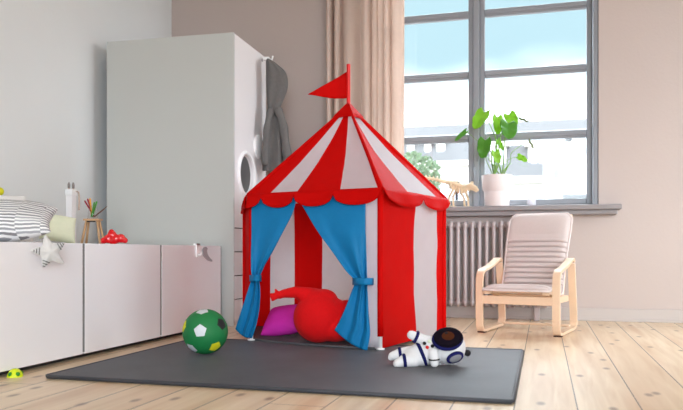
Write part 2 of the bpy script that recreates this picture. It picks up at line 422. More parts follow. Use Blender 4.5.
h.build('window_handle', 'frame', win)

# ------------------------------------------------------------------ window curtain
p0 = at_Y(325, 60, 4.95); p1 = at_Y(405, 60, 4.95)
cx0, cx1 = p0.x, p1.x
def cfn(i, j):
    x = lerp(cx0, cx1, i)
    w_ = i * 8.2 + .55 * math.sin(i * 9)
    amp = lerp(.056, .018, i) * (.8 + .2 * math.sin(j * 3 + i * 5))
    y = 4.955 + amp * math.sin(w_ * 2 * PI) + .012 * math.sin(w_ * 4.3 + j * 2)
    return Vector((x + .008 * math.cos(w_ * 2 * PI), y, lerp(.03, 2.74, j)))
t = thing('curtain', ((cx0 + cx1) / 2, 4.95, 0), 'long beige curtain hanging in folds at the window side behind the tent', 'curtain')
m_ = MB(); m_.grid(cfn, 150, 14); m_.build('drape', 'curtain', t, smooth=0, mods=(SOL(.003),))
MB().tube([(cx0 - .1, 4.955, 2.735), (cx1 + .1, 4.955, 2.735)], .014).build('curtain_rail', 'white_plastic', t)

# ------------------------------------------------------------------ radiator
rx0, rx1, RY = -.87, .04, 4.99
t = thing('radiator', ((rx0 + rx1) / 2, RY, 0), 'off-white column radiator under the window sill behind the armchair', 'radiator')
n = 19
for k in range(n):
    x = lerp(rx0, rx1, (k + .5) / n); q = MB()
    q.tube(smooth_path([(x, RY - .035, .10), (x, RY - .038, .16), (x, RY - .038, .60), (x, RY - .03, .655)], 5), .0125, 10)
    q.tube(smooth_path([(x, RY + .035, .10), (x, RY + .038, .16), (x, RY + .038, .60), (x, RY + .03, .655)], 5), .0125, 10)
    q.ell((x, RY, .64), (.022, .056, .032)); q.ell((x, RY, .115), (.022, .056, .030))
    q.build('column', 'radiator', t, smooth=40)
for z in (.64, .115): q = MB(); q.tube([(rx0, RY, z), (rx1, RY, z)], .016); q.build('header_pipe', 'radiator', t)
for x in (rx0 + .08, rx1 - .08):
    q = MB(); q.box((x - .018, RY - .03, 0), (x + .018, RY + .03, .1), .005); q.build('foot', 'radiator', t)
q = MB(); q.tube(smooth_path([(rx1, RY, .115), (rx1 + .06, RY, .115), (rx1 + .065, RY, .06), (rx1 + .065, RY, 0.0)], 5), .011)
q.build('supply_pipe', 'radiator', t)

# ------------------------------------------------------------------ wardrobe
wfx, wby = -1.836, 4.095                      # front plane, side facing the camera
t = thing('wardrobe', (wfx, wby, 0), 'tall white wardrobe with a round porthole and drawers beside the tent', 'wardrobe', rz=math.radians(2.0), world=False)
WD, WW, WH = .875, .60, 1.815                  # depth (-x local), width (+y), height
def wb(lo, hi, bev=.002): q = MB(); q.box(lo, hi, bev); return q
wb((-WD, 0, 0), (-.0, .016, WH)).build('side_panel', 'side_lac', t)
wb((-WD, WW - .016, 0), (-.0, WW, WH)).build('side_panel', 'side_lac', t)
wb((-WD, .016, WH - .018), (-.02, WW - .016, WH)).build('top_panel', 'white_lac', t)
wb((-WD, .016, .0), (-.02, WW - .016, .03)).build('bottom_panel', 'white_lac', t)
wb((-WD, .016, .03), (-WD + .01, WW - .016, WH - .018)).build('back_panel', 'midgrey_felt', t)
wb((-WD + .01, .016, .600), (-.025, WW - .016, .616)).build('shelf', 'white_lac', t)
# door with a round porthole, turned to the wardrobe's local frame
tr = Matrix.Translation(Vector((wfx, wby, 0))) @ Matrix.Rotation(math.radians(2.0), 4, 'Z')
ti = tr.inverted()
def door_pt(u, v):
    # meets the door plane
    o_, d_ = ti @ Vector((0, 0, H)), (ti.to_3x3() @ ray(u, v))
    return o_ + d_ * (-o_.x / d_.x)
hc = door_pt(246.3, 174.5); hr = .125
d0, d1, z0, z1 = .018, WW - .002, .613, WH - .004
q = MB(); bm = q.bm; K = 48
def sqpt(a):
    c, s_ = math.cos(a), math.sin(a); cy, cz = hc.y, hc.z
    ts = []
    if c > 1e-9: ts.append((d1 - cy) / c)
    if c < -1e-9: ts.append((d0 - cy) / c)
    if s_ > 1e-9: ts.append((z1 - cz) / s_)
    if s_ < -1e-9: ts.append((z0 - cz) / s_)
    k = min(ts); return cy + c * k, cz + s_ * k
angs = sorted([2 * PI * k / K for k in range(K)] + [math.atan2(z - hc.z, y - hc.y) % (2 * PI) for y in (d0, d1) for z in (z0, z1)])
rings = {}
for xx in (0.0, -.018):
    rings[xx] = ([bm.verts.new((xx, hc.y + hr * math.cos(a), hc.z + hr * math.sin(a))) for a in angs], [bm.verts.new((xx, *sqpt(a))) for a in angs])
L = len(angs)
for k in range(L):
    k2 = (k + 1) % L
    for xx in rings: i_, o_ = rings[xx]; bm.faces.new((i_[k], i_[k2], o_[k2], o_[k]))
    for e in (0, 1): A, B = rings[0.0][e], rings[-.018][e]; bm.faces.new((A[k], A[k2], B[k2], B[k]))
door = q.build('door', 'white_lac', t)
q = MB(); ring = [(hr - .002, -.02), (hr + .004, .012), (hr + .016, .016), (hr + .024, .010), (hr + .025, 0), (hr - .002, -.0205)]
q.grid(lambda i, j: Vector((interp([(k / 4, Vector((p, 0))) for k, p in enumerate([r[1] for r in ring[:5]])], j)[0], hc.y + interp([(k / 4, Vector((p, 0))) for k, p in enumerate([r[0] for r in ring[:5]])], j)[0] * math.cos(2 * PI * i), hc.z + interp([(k / 4, Vector((p, 0))) for k, p in enumerate([r[0] for r in ring[:5]])], j)[0] * math.sin(2 * PI * i))), 48, 8, cu=True)
q.build('porthole_rim', 'white_plastic', door, smooth=60)
q = MB(); q.tube([(-.019, hc.y, hc.z), (-.07, hc.y, hc.z)], [hr, hr], 40); q.build('porthole_shade_disc', 'porthole_shade', door, smooth=40)  # added disc closes the hole, its grey painting the interior's shade
kc = door_pt(258, 147)
q = MB(); q.tube([(0, kc.y, kc.z), (.010, kc.y, kc.z), (.015, kc.y, kc.z)], [.080, .080, .074], 40); q.build('round_grip', 'white_plastic', door, smooth=40)
q = MB(); q.box((0, door_pt(262, 56.5).y - .008, 1.765), (.006, door_pt(262, 56.5).y + .008, 1.785), .002); q.build('door_catch', 'grey_felt', door)
zs = [.609, .461, .312, .165, .02]
for a, c in zip(zs[1:], zs):
    q = MB(); q.box((-.018, .018, a + .003), (0, WW - .002, c - .003), .0015); dr = q.build('drawer', 'white_lac', t)
    q = MB(); q.box((-.004, .13, c - .075), (.0025, .26, c - .003), .001); q.build('drawer_grip', 'white_plastic', dr)
q = MB()
for z in zs[:-1]: q.box((-.03, .019, z - .004), (-.015, WW - .003, z + .004))
q.build('drawer_gap', 'dark_gap', t)

# hoodie hung on the far edge of the wardrobe
def loft_rows(q, rows, d, thick, waves, nseg=28, rowk=5):
    pts = smooth_path([Vector((r[0], r[1], r[2])) for r in rows], rowk)
    V = []
    for ri, p in enumerate(pts):
        v, ul, ur = p; ring = []
        for k in range(nseg):
            a = 2 * PI * k / nseg; c, s_ = math.cos(a), math.sin(a)
            u = (ul + ur) / 2 + (ur - ul) / 2 * (abs(c) ** .75) * (1 if c >= 0 else -1)
            dd = d - thick * s_ * (.6 + .4 * abs(s_)) + waves * math.sin(c * 7 + ri * .10) * (1 if s_ > 0 else .4)
            ring.append(q.bm.verts.new(at_d(u, v, dd)))
        V.append(ring)
    for A, B in zip(V, V[1:]):
        for k in range(nseg): q.bm.faces.new((A[k], A[(k + 1) % nseg], B[(k + 1) % nseg], B[k]))
    q.bm.faces.new(V[0]); q.bm.faces.new(list(reversed(V[-1])))
jl = at_d(276, 110, 4.9)
t = thing('hoodie', (jl.x, jl.y, 1.0), 'grey hooded jacket hanging at the far edge of the white wardrobe', 'jacket')
q = MB(); loft_rows(q, [(58.5, 267, 268.5), (61, 266, 273), (66, 266, 279.5), (72, 266, 285.5), (80, 266, 288), (90, 266.5, 287.5), (98, 267, 284.5), (105, 267.5, 281.5), (111, 268.5, 279.5)], 4.84, .05, .008); q.build('hood', 'wool', t, smooth=0)
q = MB(); loft_rows(q, [(107, 268, 280), (113, 266.5, 281), (122, 265, 282.5), (135, 263.5, 284), (150, 262.5, 285), (162, 262, 285.5), (171, 262.5, 285)], 4.85, .055, .016); q.build('jacket_body', 'wool', t, smooth=0)
q = MB(); q.tube(smooth_path([at_d(277, 109, 4.81), at_d(281.5, 120, 4.80), at_d(285, 140, 4.80), at_d(287.5, 160, 4.81), at_d(289, 176, 4.82)], 6), [.03 + .012 * math.sin(i * .9) * .3 for i in range(25)], 14); q.build('sleeve', 'wool', t, smooth=0)
q = MB(); q.tube(smooth_path([at_d(271, 110, 4.80), at_d(268, 122, 4.78), at_d(266, 142, 4.78), at_d(265, 165, 4.79)], 6), [.022 + .004 * math.sin(i * .9) for i in range(19)], 14); q.build('sleeve', 'wool', t, smooth=0)
hk = at_d(268, 57.5, 4.90)
q = MB(); q.box((hk.x - .03, hk.y - .012, hk.z - .02), (hk.x + .01, hk.y + .012, hk.z + .004), .003); q.tube([(hk.x, hk.y, hk.z - .01), (hk.x + .03, hk.y, hk.z - .015), (hk.x + .035, hk.y, hk.z + .008)], .006)
tag(q.build('coat_hook', 'white_plastic', origin=(hk.x, hk.y, hk.z)), 'small white hook at the top of the wardrobe holding the jacket', 'hook')

# ------------------------------------------------------------------ low bench units along the left wall
BX, BT = -1.90, .497
ends = [1.37, 2.03, 2.682, 3.332, 4.055]
lab = {0: 'white low bench unit at the near end, partly out of the frame', 1: 'white low bench unit under the patterned pillow', 2: 'white low bench unit under the pencil stand and the red toy', 3: 'white low bench unit with a hook and moon beside the wardrobe'}
for k in range(1, 4):
    a, c = ends[k], ends[k + 1]
    t = thing('bench_unit', (BX, (a + c) / 2, 0), lab[k], 'bench', 'white bench units along the wall')
    xb = WX + .03
    q = MB(); q.box((xb, a + .002, .0), (BX - .05, c - .002, .03)); q.build('plinth', 'dark_gap', t)
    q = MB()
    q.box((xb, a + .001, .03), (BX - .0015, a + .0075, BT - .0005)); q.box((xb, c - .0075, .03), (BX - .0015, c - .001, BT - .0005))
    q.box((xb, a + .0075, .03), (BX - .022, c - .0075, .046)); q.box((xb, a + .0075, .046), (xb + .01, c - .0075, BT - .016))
    q.build('carcass', 'carcass', t)  # side edges fill the gaps, coloured as their shade
    q = MB(); q.box((xb, a + .0076, BT - .016), (BX - .020, c - .0076, BT), .001); q.build('top', 'white_lac', t)
    q = MB(); q.box((BX - .018, a + .0078, .022), (BX, c - .0078, BT), .002); q.build('drawer_front', 'white_lac', t)
# hook over the edge of the last unit, felt moon beside it
hp = at_X(197.3, 250, BX)
q = MB(); q.box((BX + .0005, hp.y - .022, hp.z - .040), (BX + .008, hp.y + .022, BT + .012), .002); q.box((BX - .014, hp.y - .022, BT + .0005), (BX + .008, hp.y + .022, BT + .012), .002)
q.tube([(BX + .006, hp.y, hp.z - .028), (BX + .022, hp.y, hp.z - .028), (BX + .026, hp.y, hp.z - .014)], .005)
tag(q.build('hook', 'white_plastic', origin=(BX, hp.y, hp.z)), 'white hook clipped over the top edge of the bench end', 'hook')
mp_ = at_X(206, 254.3, BX); outer, inner = [], []
for k in range(21):
    a = math.radians(112 + 136 * k / 20); wdt = .5 * .030 * math.sin(PI * (.06 + .88 * k / 20)) ** .6
    for lst, rr in ((outer, .046 + wdt), (inner, .046 - wdt)):
        y_, z_ = .036 + rr * math.cos(a), rr * math.sin(a); t_ = math.radians(24)
        lst.append(Vector((BX - .001, mp_.y + 2.0 * (y_ * math.cos(t_) - z_ * math.sin(t_)), mp_.z + y_ * math.sin(t_) * -0 + z_ * math.cos(t_))))
poly = outer + inner[::-1]
q = MB(); q.prism(poly, (.008, 0, 0)); tag(q.build('felt_moon', 'grey_felt', origin=mp_), 'grey crescent moon on the front of the bench end', 'decoration')

# ------------------------------------------------------------------ things on the bench
def pillow(q, w, h, th, k=22, pinch=.10, seed=0):
    def f(side):
        def g(i, j):
            a, b = i * 2 - 1, j * 2 - 1
            e = max(0, (1 - abs(a) ** 2.6)) ** .55 * max(0, (1 - abs(b) ** 2.6)) ** .55
            x = a * w / 2 * (1 - pinch * (1 - b * b) * abs(a) ** 3 * -1 * -1 * .8 + 0); y = b * h / 2 * (1 - pinch * (1 - a * a) * abs(b) ** 3 * .8)
            nz = mnoise.noise(Vector((a * 1.6 + seed, b * 1.6, side))) * .12 + mnoise.noise(Vector((a * 5 + seed, b * 5, side))) * .04
            return Vector((x, y, side * th / 2 * e * (1 + nz)))
        return g
    q.grid(f(1), k, k); q.grid(f(-1), k, k)
    bmesh.ops.remove_doubles(q.bm, verts=q.bm.verts, dist=.0012)
    return q
def place(o, loc, rot): o.location = loc; o.rotation_euler = rot
def lowest(o):
    mt = Matrix.LocRotScale(o.location, o.rotation_euler, o.scale); return min((mt @ v.co).z for v in o.data.vertices)
def rest(o, z): o.location.z += z - lowest(o)
q = MB(); pillow(q, .56, .255, .15); pw = q.build('pillow', 'strokes', smooth=0, mods=(SUB(1),))
tag(pw, 'white pillow with grey brush strokes leaning on the bench', 'pillow')
pc = at_X(-17, 225, -2.16); place(pw, pc, (math.radians(25), math.radians(0), math.radians(30))); rest(pw, BT + .001)
q = MB(); pillow(q, .18, .145, .10, seed=3); pg = q.build('cushion', 'pale_green', smooth=0, mods=(SUB(1),))
tag(pg, 'small pale green cushion behind the patterned pillow', 'cushion')
pc = at_X(58, 230, -2.33); place(pg, pc, (math.radians(70), math.radians(8), math.radians(50))); rest(pg, BT + .001)
q = MB(); pillow(q, .26, .27, .10, seed=5); pg = q.build('pillow', 'cloth_white', smooth=0, mods=(SUB(1),))
tag(pg, 'plain white pillow behind the patterned pillow', 'pillow')
pc = at_X(3, 225, -2.50); place(pg, pc, (math.radians(66), 0, math.radians(60))); rest(pg, BT + .001)
yb = at_X(-.6, 191.5, -2.66)
q = MB(); q.ell((0, 0, 0), .022); q.tube([(WX - yb.x, 0, -.0), (-.01, 0, 0)], .006)
q.shift(yb)
tag(q.build('wall_knob', 'yellow', origin=yb), 'yellow round knob on the wall above the pillows', 'knob')

# soft star hung on the bench front
sc_ = at_X(49.5, 252, BX + .054); st = MB()
sh = Vector((.60, .80, 0)); sn = Vector((.80, -.60, 0)); srot = math.radians(104)
def sp3(r_, a, off=0.0): return sc_ + sh * (r_ * math.cos(a)) + EZ * (r_ * math.sin(a)) + sn * off
c1 = st.bm.verts.new(sp3(0, 0, .020)); c2 = st.bm.verts.new(sp3(0, 0, -.020)); rim = []
for k in range(10): rim.append(st.bm.verts.new(sp3((.080, .082, .076, .086, .080)[k // 2] if k % 2 == 0 else .037, srot + k * PI / 5)))
for k in range(10): st.bm.faces.new((rim[k], rim[(k + 1) % 10], c1)); st.bm.faces.new((rim[(k + 1) % 10], rim[k], c2))
sr = thing('soft_star', (sc_.x, sc_.y, sc_.z), 'grey soft star with dark stitches hanging on the bench front', 'star')
st.build('star_body', 'star_grey', sr, smooth=0, mods=(('BEVEL', dict(width=.004, segments=2)),))
for k in (2, 4, 8):
    a = srot + k * PI / 5
    for rr in (.040, .050, .059):
        wv = (.068 - rr) * .5
        c = sp3(rr, a, .014 * (1 - rr / .07) + .004); tv = sh * -math.sin(a) + EZ * math.cos(a)
        q = MB(); q.tube([c - tv * wv, c + tv * wv], .0020, 6); q.build('stitch', 'wool', sr)
q = MB(); q.tube(smooth_path([sp3(.062, srot), (BX + .004, sc_.y - .012, BT + .003), (BX - .08, sc_.y - .01, BT + .003)], 6), .002, 6); q.build('cord', 'grey_felt', sr)

# tall white holder with brushes against the wall
hp = at_X(71, 243, -2.62); hp.z = BT
t = thing('brush_holder', hp, 'tall narrow white holder standing on the bench against the wall', 'holder')
ht = at_X(71, 190, -2.62).z
q = MB(); o = hp
def hollow(q, lo, hi, th):
    q.box((lo[0], lo[1], lo[2]), (hi[0], hi[1], lo[2] + th))
    q.box((lo[0], lo[1], lo[2]), (lo[0] + th, hi[1], hi[2]), .001); q.box((hi[0] - th, lo[1], lo[2]), (hi[0], hi[1], hi[2]), .001)
    q.box((lo[0] + th, lo[1], lo[2]), (hi[0] - th, lo[1] + th, hi[2]), .001); q.box((lo[0] + th, hi[1] - th, lo[2]), (hi[0] - th, hi[1], hi[2]), .001)
hollow(q, (o.x - .02, o.y - .02, BT), (o.x + .02, o.y + .02, ht), .003); q.build('tube', 'white_lac', t)
q = MB(); hollow(q, (o.x - .023, o.y - .023, ht - .03), (o.x + .023, o.y + .023, ht + .003), .003); q.build('collar', 'white_plastic', t)
for dx, dy, lab_ in ((-.008, -.008, 'left grey brush standing in the tall white holder'), (.008, .010, 'right grey brush standing in the tall white holder')):
    br = thing('brush', (o.x + dx, o.y + dy, BT + .005), lab_, 'brush', 'brushes in the white holder')
    q = MB(); q.tube([(o.x + dx, o.y + dy, BT + .005), (o.x + dx, o.y + dy, ht + .012)], .005); q.build('handle', 'leather', br)
    q = MB(); q.tube([(o.x + dx, o.y + dy, ht + .010), (o.x + dx, o.y + dy, ht + .03), (o.x + dx, o.y + dy, ht + .044)], [.007, .008, .004]); q.build('bristles', 'brush', br)
q = MB(); sx = at_X(75.8, 193, -2.60)
q.tube(smooth_path([(o.x + .02, o.y + .012, ht - .006), (o.x + .028, o.y + .03, ht - .012), (o.x + .030, o.y + .034, ht - .05), (o.x + .030, o.y + .034, ht - .115)], 6), .008, 8, flat=.35)
q.build('strap', 'leather', t)

# A-frame pencil stand
sp_ = at_X(93, 243, -2.30); sp_.z = BT
t = thing('pencil_stand', sp_, 'small wooden A-frame pencil stand on the bench', 'stand')
d_ = sp_.dot(FW); px = d_ / FOC
zt_ = .46 + (252 - 220) * px; o = sp_
for su in (-1, 1):
    for sd in (-1, 1):
        q = MB(); q.tube([o + RT * (su * 9.2 * px) + FW * (sd * .035) + EZ * .004, o + RT * (su * 5.2 * px) + FW * (sd * .016) + EZ * (zt_ - BT)], .0065, 8); q.build('leg', 'pencilwood', t)
q = MB(); q.prism([o + RT * (a * 8 * px) + FW * b_ * .028 + EZ * (zt_ - BT - .004) for a, b_ in ((-1, -1), (1, -1), (1, 1), (-1, 1))], (0, 0, .010)); q.build('top', 'pencilwood', t)
q = MB(); q.prism([o + RT * (a * 4.2 * px) - FW * .029 + EZ * (zt_ - BT - .012 + b_) for a, b_ in ((-1, 0), (1, 0), (1, .007), (-1, .007))], FW * .004); q.build('slot', 'dark_gap', t)
jc = o + EZ * (zt_ - BT + .006)
q = MB(); q.lathe([(.028, 0), (.030, .002), (.020, .072), (.018, .072), (.027, .004)], jc, 24); tag(q.build('pencil_jar', 'jar', origin=jc), 'clear tapered glass jar of pencils on the wooden stand', 'jar')
pens = [((84.5, 200.5), 'pen_red', 'dark crimson pencil leaning furthest left in the jar', .0042), ((87.5, 198.5), 'pen_red', 'crimson pencil beside the orange one in the jar', .0042), ((90, 198), 'pen_orange', 'orange pencil standing in the middle of the jar', .0045),
        ((94.5, 202), 'pen_green', 'dark green pencil standing left of the other green one', .0042), ((97, 201), 'pen_green', 'green pencil leaning right in the jar', .0042), ((107.5, 206), 'pen_brown', 'thin brown stick leaning far right out of the jar', .0018), ((105, 208.5), 'pen_brown', 'thin brown stick leaning right below another stick', .0018)]
for k, ((u, v), mm, lb, rr) in enumerate(pens):
    a = 2 * PI * k / len(pens) + 1.2; tip = at_d(u, v, d_ - .01 + .004 * k)
    base = jc + Vector((.009 * math.cos(a), .009 * math.sin(a), .010))
    q = MB(); dv = (tip - base); q.tube([base, base + dv * .94, tip], [rr, rr, rr * .35], 8)
    tag(q.build('pencil' if rr > .003 else 'stick', mm, origin=base), lb, 'pencil' if rr > .003 else 'stick', 'pencils in the jar')

# shiny red rubber toy
rp = at_X(114, 243, -2.10); rd = rp.dot(FW)
q = MB()
for u, v, r in ((104, 240, 3.4), (108, 238.5, 4.4), (112, 234.5, 4.6), (111.5, 231.5, 2.9), (116, 238.5, 4.8), (121, 238, 4.6), (125, 240, 3.0), (113, 240.5, 4.0), (102.5, 242, 1.8)):
    q.ell(at_d(u, v, rd), r * rd / FOC)
rt = q.build('rubber_toy', 'gloss_red', origin=Vector((rp.x, rp.y, BT)), mods=REM(.005, 2)); rest(rt, BT)
tag(rt, 'small shiny red knobbly toy on the bench right of the pencil stand', 'toy')

# ------------------------------------------------------------------ rug
rx = (-1.738, -.09); ry = (2.228, 3.39)
q = MB(); q.box((rx[0], ry[0], 0), (rx[1], ry[1], .013), .004, 3); rg = thing('rug', ((rx[0] + rx[1]) / 2, (ry[0] + ry[1]) / 2, 0), 'dark grey rectangular rug on the plank floor under the tent', 'rug')
q.build('rug_pile', 'rug', rg)
q = MB(); z = .0095; c = .002
q.tube([(rx[0] - c + .01, ry[0] - c, z), (rx[1] + c - .01, ry[0] - c, z), (rx[1] + c, ry[0] - c + .01, z), (rx[1] + c, ry[1] + c - .01, z), (rx[1] + c - .01, ry[1] + c, z), (rx[0] - c + .01, ry[1] + c, z), (rx[0] - c, ry[1] + c - .01, z), (rx[0] - c, ry[0] - c + .01, z)], .0065, 8, closed=True)
q.build('bound_edge', 'rug', rg)
RUG = .0145

# ------------------------------------------------------------------ play tent
def bary(u, d): return ((u - CX) / FOC * d, d)
cor = {'A': bary(251.5, 3.64), 'B': bary(380.5, 3.285), 'C': bary(443.5, 3.97), 'D': bary(357, 4.50), 'E': bary(245, 4.22)}
order = ['A', 'B', 'C', 'D', 'E']
ctr = bary(348.5, 3.86); ZE, ZA = .757, 1.243
tc0 = LD(*ctr)
tent = thing('play_tent', tc0, 'red and white striped circus play tent with blue curtains and a flag', 'tent')
cw = {k: LD(*v) for k, v in cor.items()}
def out(p, k): return tc0 + (p - tc0) * k
OV = 1.035
eav = {k: out(p, 1.0 if k == 'E' else OV) + EZ * (ZE - .01) for k, p in cw.items()}
apex = tc0 + EZ * ZA
def tfrom_u(a, b, u):
    k = (u - CX) / FOC; la, da = a.dot(RT), a.dot(FW); lb, db = b.dot(RT), b.dot(FW)
    return (la - k * da) / ((k * db - la * 0) - (lb - la) - k * da) if False else (k * da - la) / ((lb - la) - k * (db - da))
edges = [('A', 'B'), ('B', 'C'), ('C', 'D'), ('D', 'E'), ('E', 'A')]
# stripe boundaries along each edge (fraction, 0 = red 1 = white)
rs = {'AB': ([0, tfrom_u(eav['A'], eav['B'], 269.4), tfrom_u(eav['A'], eav['B'], 296.3), tfrom_u(eav['A'], eav['B'], 340), .975, 1], [0, 1, 0, 1, 0]),
      'BC': ([0, tfrom_u(eav['B'], eav['C'], 409), tfrom_u(eav['B'], eav['C'], 438), 1], [0, 1, 0]),
      'CD': ([0, .08, .36, .66, .94, 1], [0, 1, 0, 1, 0]), 'DE': ([0, .3, .7, 1], [0, 1, 0]), 'EA': ([0, .2, .7, 1], [0, 1, 0])}
ws = {'BC': ([0, tfrom_u(cw['B'], cw['C'], 416), tfrom_u(cw['B'], cw['C'], 437), 1], [0, 1, 0]),
      'CD': ([0, tfrom_u(cw['C'], cw['D'], 400), tfrom_u(cw['C'], cw['D'], 361), 1], [0, 1, 0]),
      'DE': ([0, tfrom_u(cw['D'], cw['E'], 354.5), tfrom_u(cw['D'], cw['E'], 321.5), tfrom_u(cw['D'], cw['E'], 294), tfrom_u(cw['D'], cw['E'], 270), 1], [0, 1, 0, 1, 0]),
      'EA': ([0, .25, .7, 1], [0, 0, 0])}
def wrinkle(t, z, s): return .006 * mnoise.noise(Vector((t * 5 + s * 3.1, z * 5, s))) + .0025 * mnoise.noise(Vector((t * 14 + z * 9, z * 16, s + 4)))
for ei, (ka, kb) in enumerate(edges):
    key = ka + kb; a, b = eav[ka], eav[kb]; nrm = ((b - a).cross(EZ)).normalized()
    if nrm.dot((a + b) / 2 - tc0) < 0: nrm = -nrm
    # roof panel
    q = MB(); bd, cl = rs[key]
    for k, c in enumerate(cl):
        t0_, t1_ = bd[k], bd[k + 1]
        def rf(i, j):
            t = lerp(t0_, t1_, i); p = a.lerp(b, t).lerp(apex, j)
            sag = -.022 * math.sin(PI * j) * math.sin(PI * t)
            return p + nrm * (sag + wrinkle(t, j, ei) * math.sin(PI * min(1, j * 1.2)) ) + EZ * (sag * .5)
        q.grid(rf, 8, 14, mi=c)
    bmesh.ops.remove_doubles(q.bm, verts=q.bm.verts, dist=.0005)
    q.build('roof_panel', ('red', 'white_fab'), tent, smooth=60)
    # ridge piping
    q = MB(); q.tube([b.lerp(apex, k / 8) for k in range(9)], [.0105 - .003 * k / 8 for k in range(9)], 10); q.build('ridge_seam', 'red', tent)
    # scalloped valance
    if key == 'AB': bd = [tfrom_u(a, b, x) for x in (230, 263.5, 296, 335, 379.5)]
    elif key == 'BC': bd = [0, tfrom_u(a, b, 421), tfrom_u(a, b, 449.5)]
    else: bd = [0, 1 / 3, 2 / 3, 1]
    bd = [bd[0], *bd[1:-1], 1.0]
    def dep(t):
        for x0, x1 in zip(bd, bd[1:]):
            if t <= x1 + 1e-9:
                s_ = (t - x0) / (x1 - x0); return .018 + .052 * math.sqrt(max(0, 1 - (2 * s_ - 1) ** 2))
        return .018
    ts = sorted(set([max(0.0, lerp(x0, x1, k / 16)) for x0, x1 in zip(bd, bd[1:]) for k in range(17)]))
    q = MB(); V = []
    for t in ts:
        d = dep(t); col = []
        for j in range(5):
            f = j / 4; p = a.lerp(b, t) + nrm * (.004 + .016 * f + .006 * math.sin(t * 19) * f) - EZ * (d * f) + EZ * .006 * (1 - f)
            col.append(q.bm.verts.new(p))
        V.append(col)
    for A_, B_ in zip(V, V[1:]):
        for j in range(4): q.bm.faces.new((A_[j], B_[j], B_[j + 1], A_[j + 1]))
    q.build('valance', 'red', tent, smooth=0, mods=(SOL(.003),))
    # walls
    a, b = cw[ka], cw[kb]
    if key != 'AB':
        q = MB(); bd, cl = ws[key]
        for k, c in enumerate(cl):
            t0_, t1_ = bd[k], bd[k + 1]
            def wf(i, j):
                t = lerp(t0_, t1_, i); z = lerp(.018, ZE, j)
                return a.lerp(b, t) + EZ * z + nrm * (wrinkle(t, z, ei + 9) * 1.3 - .012 * math.sin(PI * t) * math.sin(PI * j))
            q.grid(wf, 8, 16, mi=c)
        bmesh.ops.remove_doubles(q.bm, verts=q.bm.verts, dist=.0005)
        q.build('wall_panel', ('red', 'white_fab'), tent, smooth=60)
    else:
        for t0_, t1_ in ((tfrom_u(a, b, 364), 1),):
            q = MB(); q.grid(lambda i, j: a.lerp(b, lerp(t0_, t1_, i)) + EZ * lerp(.018, ZE, j) + nrm * .004 * math.sin(j * 7), 6, 16)
            q.build('front_strip', 'white_fab', tent, smooth=60, mods=(SOL(.002),))
        q = MB(); q.grid(lambda i, j: a.lerp(b, i) + EZ * lerp(ZE - .03, ZE, j), 8, 2); q.build('header_strip', 'red', tent, mods=(SOL(.002),))
    # corner pole with sleeve
    q = MB(); q.tube([a + EZ * .0, a + EZ * (ZE - .04)], .009, 10); q.tube([a + EZ * 0, a + EZ * .006], .020, 12)
    q.shift((0, 0, RUG if ka in 'AB' else .001)); q.build('pole', 'white_plastic', tent)
    q = MB(); q.tube([a + EZ * z for z in ((.075 if ka in 'AB' else .008), .2, .4, .6, ZE)], .0145, 12); q.build('corner_sleeve', 'red', tent)
# top cap, mast and flag
q = MB(); n_ = 5; capr = []
top = [q.bm.verts.new(apex + (eav[k] - apex) * .025 + EZ * .022) for k in order]
low = [q.bm.verts.new(apex + (eav[k] - apex) * .14 + EZ * .016) for k in order]
hem = [q.bm.verts.new(apex + (eav[k] - apex) * .155 + EZ * .006) for k in order]
for k in range(5):
    k2 = (k + 1) % 5; q.bm.faces.new((low[k], low[k2], top[k2], top[k])); q.bm.faces.new((hem[k], hem[k2], low[k2], low[k]))
q.bm.faces.new(top); q.build('cap', 'red', tent, mods=(SOL(.003), ))
mz = .46 + (252 - 64) * 3.86 / FOC
q = MB(); q.tube([apex + EZ * 0, apex + EZ * .01, (apex.x, apex.y, mz - .02), (apex.x, apex.y, mz - .004), (apex.x, apex.y, mz)], [.012, .0105, .0105, .011, .006], 14); mast = q.build('mast', 'red_solid', tent, smooth=40)
z_a, z_b = .46 + (252 - 70) * 3.86 / FOC, .46 + (252 - 98) * 3.86 / FOC
tip = at_d(308, 94.5, 3.83)
q = MB(); m0 = Vector((apex.x, apex.y, 0))
def flagf(i, j):
    zz = lerp(z_b, z_a, j); p = Vector((apex.x, apex.y, zz)); 
    r = p.lerp(tip, i ** .92 if False else i)
    return r + FW * (.012 * math.sin(i * 5.5 + j * .8) * (1 - i * .3)) - EZ * .008 * math.sin(PI * i) * (1 if j < .5 else .4)
q.grid(flagf, 18, 6); bmesh.ops.remove_doubles(q.bm, verts=q.bm.verts, dist=.0004); q.build('flag', 'red', tent, smooth=0, mods=(SOL(.003),))
# floor mat with a rounded front
q = MB(); a, b = cw['A'], cw['B']; nA = ((b - a).cross(EZ)).normalized(); nA = nA if nA.dot((a + b) / 2 - tc0) > 0 else -nA
fp = [a.lerp(b, k / 12) + nA * (.05 * math.sin(PI * k / 12) ** .7) for k in range(13)] + [cw['C'], cw['D'], cw['E']]
fp = [out(p, .985) for p in fp]; q.prism([p + EZ * (RUG + .001) for p in fp], (0, 0, .008)); q.build('floor_mat', 'mat_dark', tent)
FM = RUG + .009
